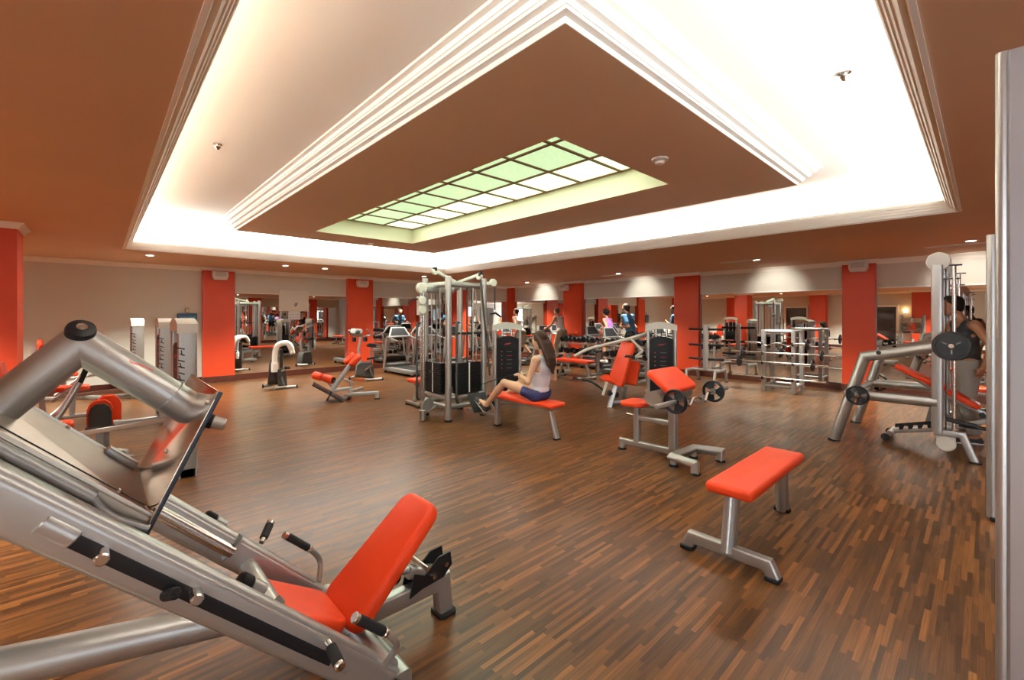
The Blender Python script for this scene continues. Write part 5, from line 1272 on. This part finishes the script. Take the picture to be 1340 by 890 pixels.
        if kind == 'legs':     # shorts or trousers
            L = spec.get('len', .5); q = [p for p in tor[:2]]; top = pc+up*spec.get('rise', .20); un = up/np.linalg.norm(up)
            for sd in 'lr':
                kn, an, hp = J['kn_'+sd], J['an_'+sd], J['hip_'+sd]; lo_ = spec.get('loose', .006)
                if L <= 1: q.append((hp, hp+(kn-hp)*L, .094*w+lo_, (.094-.036*L)*w+lo_, .04))
                else: q += [(hp, kn, .094*w+lo_, .062*w+lo_, .04), (kn, kn+(an-kn)*(L-1), .060*w+lo_, .050*w+lo_, .02)]
            ends = [(J['hip_'+sd]+(J['kn_'+sd]-J['hip_'+sd])*L, (J['kn_'+sd]-J['hip_'+sd])) if L <= 1 else (J['kn_'+sd]+(J['an_'+sd]-J['kn_'+sd])*(L-1), J['an_'+sd]-J['kn_'+sd]) for sd in 'lr']
            def clip2(g, X, Y, Z, top=top, un=un, ends=ends):
                g = np.maximum(g, (X-top[0])*un[0]+(Y-top[1])*un[1]+(Z-top[2])*un[2])
                for e, d in ends:
                    d = d/np.linalg.norm(d); a = (X-e[0])*d[0]+(Y-e[1])*d[1]+(Z-e[2])*d[2]; rr = np.sqrt((X-e[0])**2+(Y-e[1])**2+(Z-e[2])**2)
                    g = np.where(rr < .16, np.maximum(g, a), g)
                return g
            flesh(nm, q, res, m, bd, .007, clip2, 2)
        if kind == 'shoes':
            for sd in 'lr':
                an, toe = J['an_'+sd], J['toe_'+sd]; heel = J['heel_'+sd] if 'heel_'+sd in J else an+v(0, -.03, -.05)
                fd = (toe-heel)/np.linalg.norm(toe-heel); ud = (an-heel); ud = ud-fd*(ud@fd); ud /= np.linalg.norm(ud)
                sh = [(an*.55+heel*.45, heel, .042, .041, .02), (heel, toe, .042, .036, .02), (an*.5+heel*.5, toe, .038, .032, .03)]
                so = flesh(nm, sh, min(res, .008), m, bd, 0, lambda g, X, Y, Z: np.maximum(g, -((X-heel[0])*ud[0]+(Y-heel[1])*ud[1]+(Z-heel[2])*ud[2]+.026)), 1)
                flesh('sole', [(heel, heel+(toe-heel)*.5, .049, .047, .01), (heel+(toe-heel)*.5, toe, .047, .042, .01)], min(res, .008), spec['sole'], so, 0, lambda g, X, Y, Z: np.maximum(np.maximum(g, ((X-heel[0])*ud[0]+(Y-heel[1])*ud[1]+(Z-heel[2])*ud[2]+.008)), -((X-heel[0])*ud[0]+(Y-heel[1])*ud[1]+(Z-heel[2])*ud[2]+.040)), 1)
                if 'stripe' in spec:
                    sdv = np.cross(fd, ud)
                    for sg in (-1, 1):
                        b = MB(); q = heel+fd*.11+ud*.004+sdv*sg*.0405
                        b.bar([Vector(q-fd*.035+ud*.0), Vector(q+fd*.005+ud*.022)], .004, .014, .001, up=tuple(fd)); b.bar([Vector(q+fd*.005+ud*.022), Vector(q+fd*.03-ud*.012)], .004, .014, .001, up=tuple(fd)); obj('shoe_stripe', b, spec['stripe'], so)
    HM = mat('hair_%d' % int(hair[0]*1000), hair, .6, spec=.18, noise=.5, nscale=70)
    hq = hairfn(HP, J) if hairfn else [(HP(-.012, -.03, .045), HP(.012, .01, .055), .090*s, .084*s, .03), (HP(0, -.05, .0), HP(0, -.055, -.03), .066*s, .055*s, .03)]
    fdir = HP(0, 1, 0)-HP(0, 0, 0); udir = HP(0, 0, 1)-HP(0, 0, 0); hc = HP(0, 0, 0)
    def hclip(g, X, Y, Z):
        a = (X-hc[0])*fdir[0]+(Y-hc[1])*fdir[1]+(Z-hc[2])*fdir[2]; b = (X-hc[0])*udir[0]+(Y-hc[1])*udir[1]+(Z-hc[2])*udir[2]
        n2 = s*s
        a = a/n2; b = b/n2
        return np.maximum(g, np.minimum(a-.045*s, (.085*s-b)))   # keep the face clear below the hairline
    if hair[0] >= 0: flesh('hair', hq, min(res, .008), HM, bd, 0, hclip, 2)
    EY = mat('eye_dark', (.02, .015, .012), .2)
    if res < .011:
        for sg in (-1, 1): obj('eye', MB().ball(HP(sg*.031, .083, .014), .0115*s, 8), EY, bd)
        lp_ = HP(0, .1015, -.057); ob = obj('lips', MB().ball((0, 0, 0), .02*s, 8, 1, .35, .35), mat('lip', (.42, .14, .11), .45), bd); ob.location = lp_
        obj('eyebrow', MB().tube([HP(-.048, .084, .036), HP(-.03, .0945, .043), HP(-.014, .0945, .038)], .004*s, 6), HM, bd); obj('eyebrow', MB().tube([HP(.048, .084, .036), HP(.03, .0945, .043), HP(.014, .0945, .038)], .004*s, 6), HM, bd)
    return bd, HP
WVEST = mat('white_vest_cloth', (.74, .72, .74), .8, bump=.3, nscale=60); LILAC = mat('lilac_white_cloth', (.66, .65, .72), .8, bump=.3, nscale=60); NAVY = mat('navy_cloth', (.018, .022, .10), .8)
BLK = mat('black_cloth', (.012, .012, .014), .8); KHAKI = mat('khaki_cloth', (.33, .28, .20), .85); GREYC = mat('grey_cloth', (.30, .28, .25), .85); BLUEC = mat('blue_cloth', (.07, .22, .42), .85); PURP = mat('purple_cloth', (.30, .12, .42), .8); CREAM = mat('cream_cloth', (.66, .58, .46), .85)
SOLE = mat('white_sole', (.75, .75, .74), .6); SHOEK = mat('black_shoe', (.014, .014, .016), .6)
# seated woman
W0 = v(4.30, 4.10, 0)
JW = dict(hip_l=(4.205, 4.075, .578), hip_r=(4.395, 4.075, .578), sh_l=(4.135, 3.99, 1.035), sh_r=(4.465, 3.97, 1.02), el_l=(4.055, 4.03, .755), el_r=(4.545, 4.02, .755), wr_l=(4.165, 4.265, .785), wr_r=(4.40, 4.275, .785),
          kn_l=(4.055, 4.50, .69), kn_r=(4.43, 4.53, .67), an_l=(4.05, 4.875, .335), an_r=(4.30, 4.90, .335), toe_l=(4.045, 5.075, .385), toe_r=(4.30, 5.10, .385), heel_l=(4.05, 4.90, .265), heel_r=(4.30, 4.93, .265), head=(4.285, 4.045, 1.275))
JW = {k: tuple(v(*p)-W0) for k, p in JW.items()}
def long_hair(P, J):
    L = [(P(-.014, -.03, .042), P(.014, .012, .05), .093, .088, .02)]
    for i in range(13):
        t = -.084+.014*i; e = 1-(t/.09)**2; w_ = .014*math.sin(i*2.3)
        pts = [P(t*.9, -.045, .05), P(t*1.05, -.085-.012*e, -.06), P(t*1.15+w_*.5, -.108-.015*e, -.16), P(t*1.1-w_, -.118-.02*e, -.26), P(t*.9+w_, -.12-.015*e, -.34), P(t*.62-w_*.5, -.12, -.34-.10*e-.03*math.cos(i*1.7))]
        rr = [.034, .030, .024, .020, .016, .007]
        for a in range(5): L.append((pts[a], pts[a+1], rr[a], rr[a+1], .008))
    for sg in (-1, 1): L.append((P(sg*.07, -.02, .04), P(sg*.085, -.05, -.10), .026, .022, .012))
    return L
hw = {'l': ((.25, 1, .05), (.9, -.25, 0), (0, 0, 1), .95), 'r': ((-.25, 1, .05), (-.9, -.25, 0), (0, 0, 1), .95)}
woman, HPw = person('seated woman with long brown hair, pale tank top and navy shorts, pulling a cable handle', JW, [('tank_top', 'top', LILAC, dict(hem=.10, arm=.66)), ('shorts', 'legs', NAVY, dict(len=.36, rise=.15, loose=.004)), ('shoe', 'shoes', SHOEK, dict(sole=SOLE, stripe=SOLE))], tuple(W0), 0, .0065, True, 1., hw, long_hair, (.58, .34, .225), (.040, .016, .008), ((-.12, 1, -.22), (0, .1, 1)))
gh = thing('row_handle', 'chrome row handle in the hands of the seated woman, on a taut cable', 'handle', (4.285, 4.375, .795))
obj('bar', MB().cyl((-.16, 0, 0), (.16, 0, 0), .013, 12, .003), CHROME, gh); obj('yoke', MB().tube([(-.12, 0, 0), (-.02, .13, 0), (.02, .13, 0), (.12, 0, 0)], .008, 10), CHROME, gh)
obj('cable', MB().cyl((0, .13, 0), (-.02, 1.16, -.32), .006, 8), BLACK, gh)
# man by the smith machine
locm, rzm, _ = K(1266, 578.5)
JM = dict(hip_l=(-.10, 0, .98), hip_r=(.10, .0, .98), sh_l=(-.215, -.03, 1.49), sh_r=(.215, .10, 1.49), el_l=(-.285, -.17, 1.22), el_r=(.27, .20, 1.22), wr_l=(-.25, -.09, .97), wr_r=(.20, .34, 1.12), kn_l=(-.11, .03, .53), kn_r=(.12, .06, .53), an_l=(-.12, -.05, .09), an_r=(.14, .0, .09), toe_l=(-.14, .13, .035), toe_r=(.17, .18, .035), heel_l=(-.12, -.08, .04), heel_r=(.14, -.03, .04), head=(.02, .14, 1.73))
person('man in black tank top and grey trousers standing beside the bench in the smith machine', JM, [('tank_top', 'top', BLK, dict(hem=.02, arm=.76)), ('trousers', 'legs', GREYC, dict(len=1.9, rise=.14, loose=.014)), ('shoe', 'shoes', SHOEK, dict(sole=SOLE))], locm, rzm+100, .0095, False, 1.02, None, None, (.36, .165, .085), (.012, .009, .008), ((.05, 1, -.08), (0, 0, 1)))
# runners (face +Y, feet on the treadmill belts at z .18)
def runner(label, loc, cl, s, stride, lean, skin, hair, female=False, hairfn=None, grip_=False):
    b = .18
    J = dict(hip_l=(-.09, 0, .90), hip_r=(.09, 0, .90), sh_l=(-.19, .10+lean, 1.38), sh_r=(.19, .10+lean, 1.38), head=(0, .17+lean*1.25, 1.60),
             kn_l=(-.10, .22*stride, .52), an_l=(-.10, .12*stride, .11), toe_l=(-.10, .32*stride, .06), heel_l=(-.10, .09*stride, .05), kn_r=(.10, -.06*stride+.02, .48), an_r=(.10, -.40*stride, .20), toe_r=(.10, -.33*stride+.05, .05), heel_r=(.10, -.44*stride, .16),
             el_l=(-.27, -.08+lean, 1.12), wr_l=(-.22, .14+lean, 1.12), el_r=(.27, .12+lean, 1.10), wr_r=(.20, .30+lean, 1.22))
    if grip_: J.update(el_l=(-.31, .16+lean, 1.14), wr_l=(-.34, .38+lean*.6, 1.03), el_r=(.31, .16+lean, 1.14), wr_r=(.34, .38+lean*.6, 1.03))
    J = {k: tuple(v(*p)*s+v(0, 0, b)) for k, p in J.items()}
    return person(label, J, cl, loc, 0, .0125, female, s, None, hairfn, skin, hair)
BALD = (.16, .09, .06)
runner('man in white vest and grey shorts running on the treadmill nearest the corner pillar', (10.4, 10.72, 0), [('vest', 'top', WVEST, dict(hem=.06, arm=.8)), ('shorts', 'legs', KHAKI, dict(len=.95, loose=.02)), ('shoe', 'shoes', SHOEK, dict(sole=SOLE))], .98, 1., .03, (.45, .23, .14), (.06, .035, .022))
runner('bald man in white vest and khaki trousers holding the treadmill rails beside the third pillar', (11.2, 9.57, 0), [('vest', 'top', WVEST, dict(hem=.06, arm=.8)), ('trousers', 'legs', KHAKI, dict(len=1.75, loose=.018)), ('shoe', 'shoes', SHOEK, dict(sole=SOLE))], .99, .7, .05, (.45, .23, .14), BALD, grip_=True)
def bun(P, J): return [(P(-.012, -.03, .045), P(.012, .01, .055), .092, .086, .03), (P(0, -.05, .0), P(0, -.055, -.03), .066, .055, .03), (P(0, -.11, .06), P(0, -.13, .05), .045, .04, .02)]
runner('woman in purple top and cream shorts with dark tied hair running on a treadmill', (11.25, 7.70, 0), [('top', 'top', PURP, dict(hem=.22, arm=.66)), ('shorts', 'legs', CREAM, dict(len=.5, loose=.012)), ('shoe', 'shoes', SOLE, dict(sole=SOLE))], .95, .9, .02, (.42, .20, .11), (.012, .008, .006), True, bun)
runner('man in a loose blue shirt and dark shorts running on a treadmill', (10.42, 6.45, 0), [('shirt', 'top', BLUEC, dict(hem=-.12, sleeve=.6)), ('shorts', 'legs', BLK, dict(len=.75, loose=.02)), ('shoe', 'shoes', SHOEK, dict(sole=SOLE))], 1.02, .9, .02, (.42, .21, .12), (.05, .03, .02))
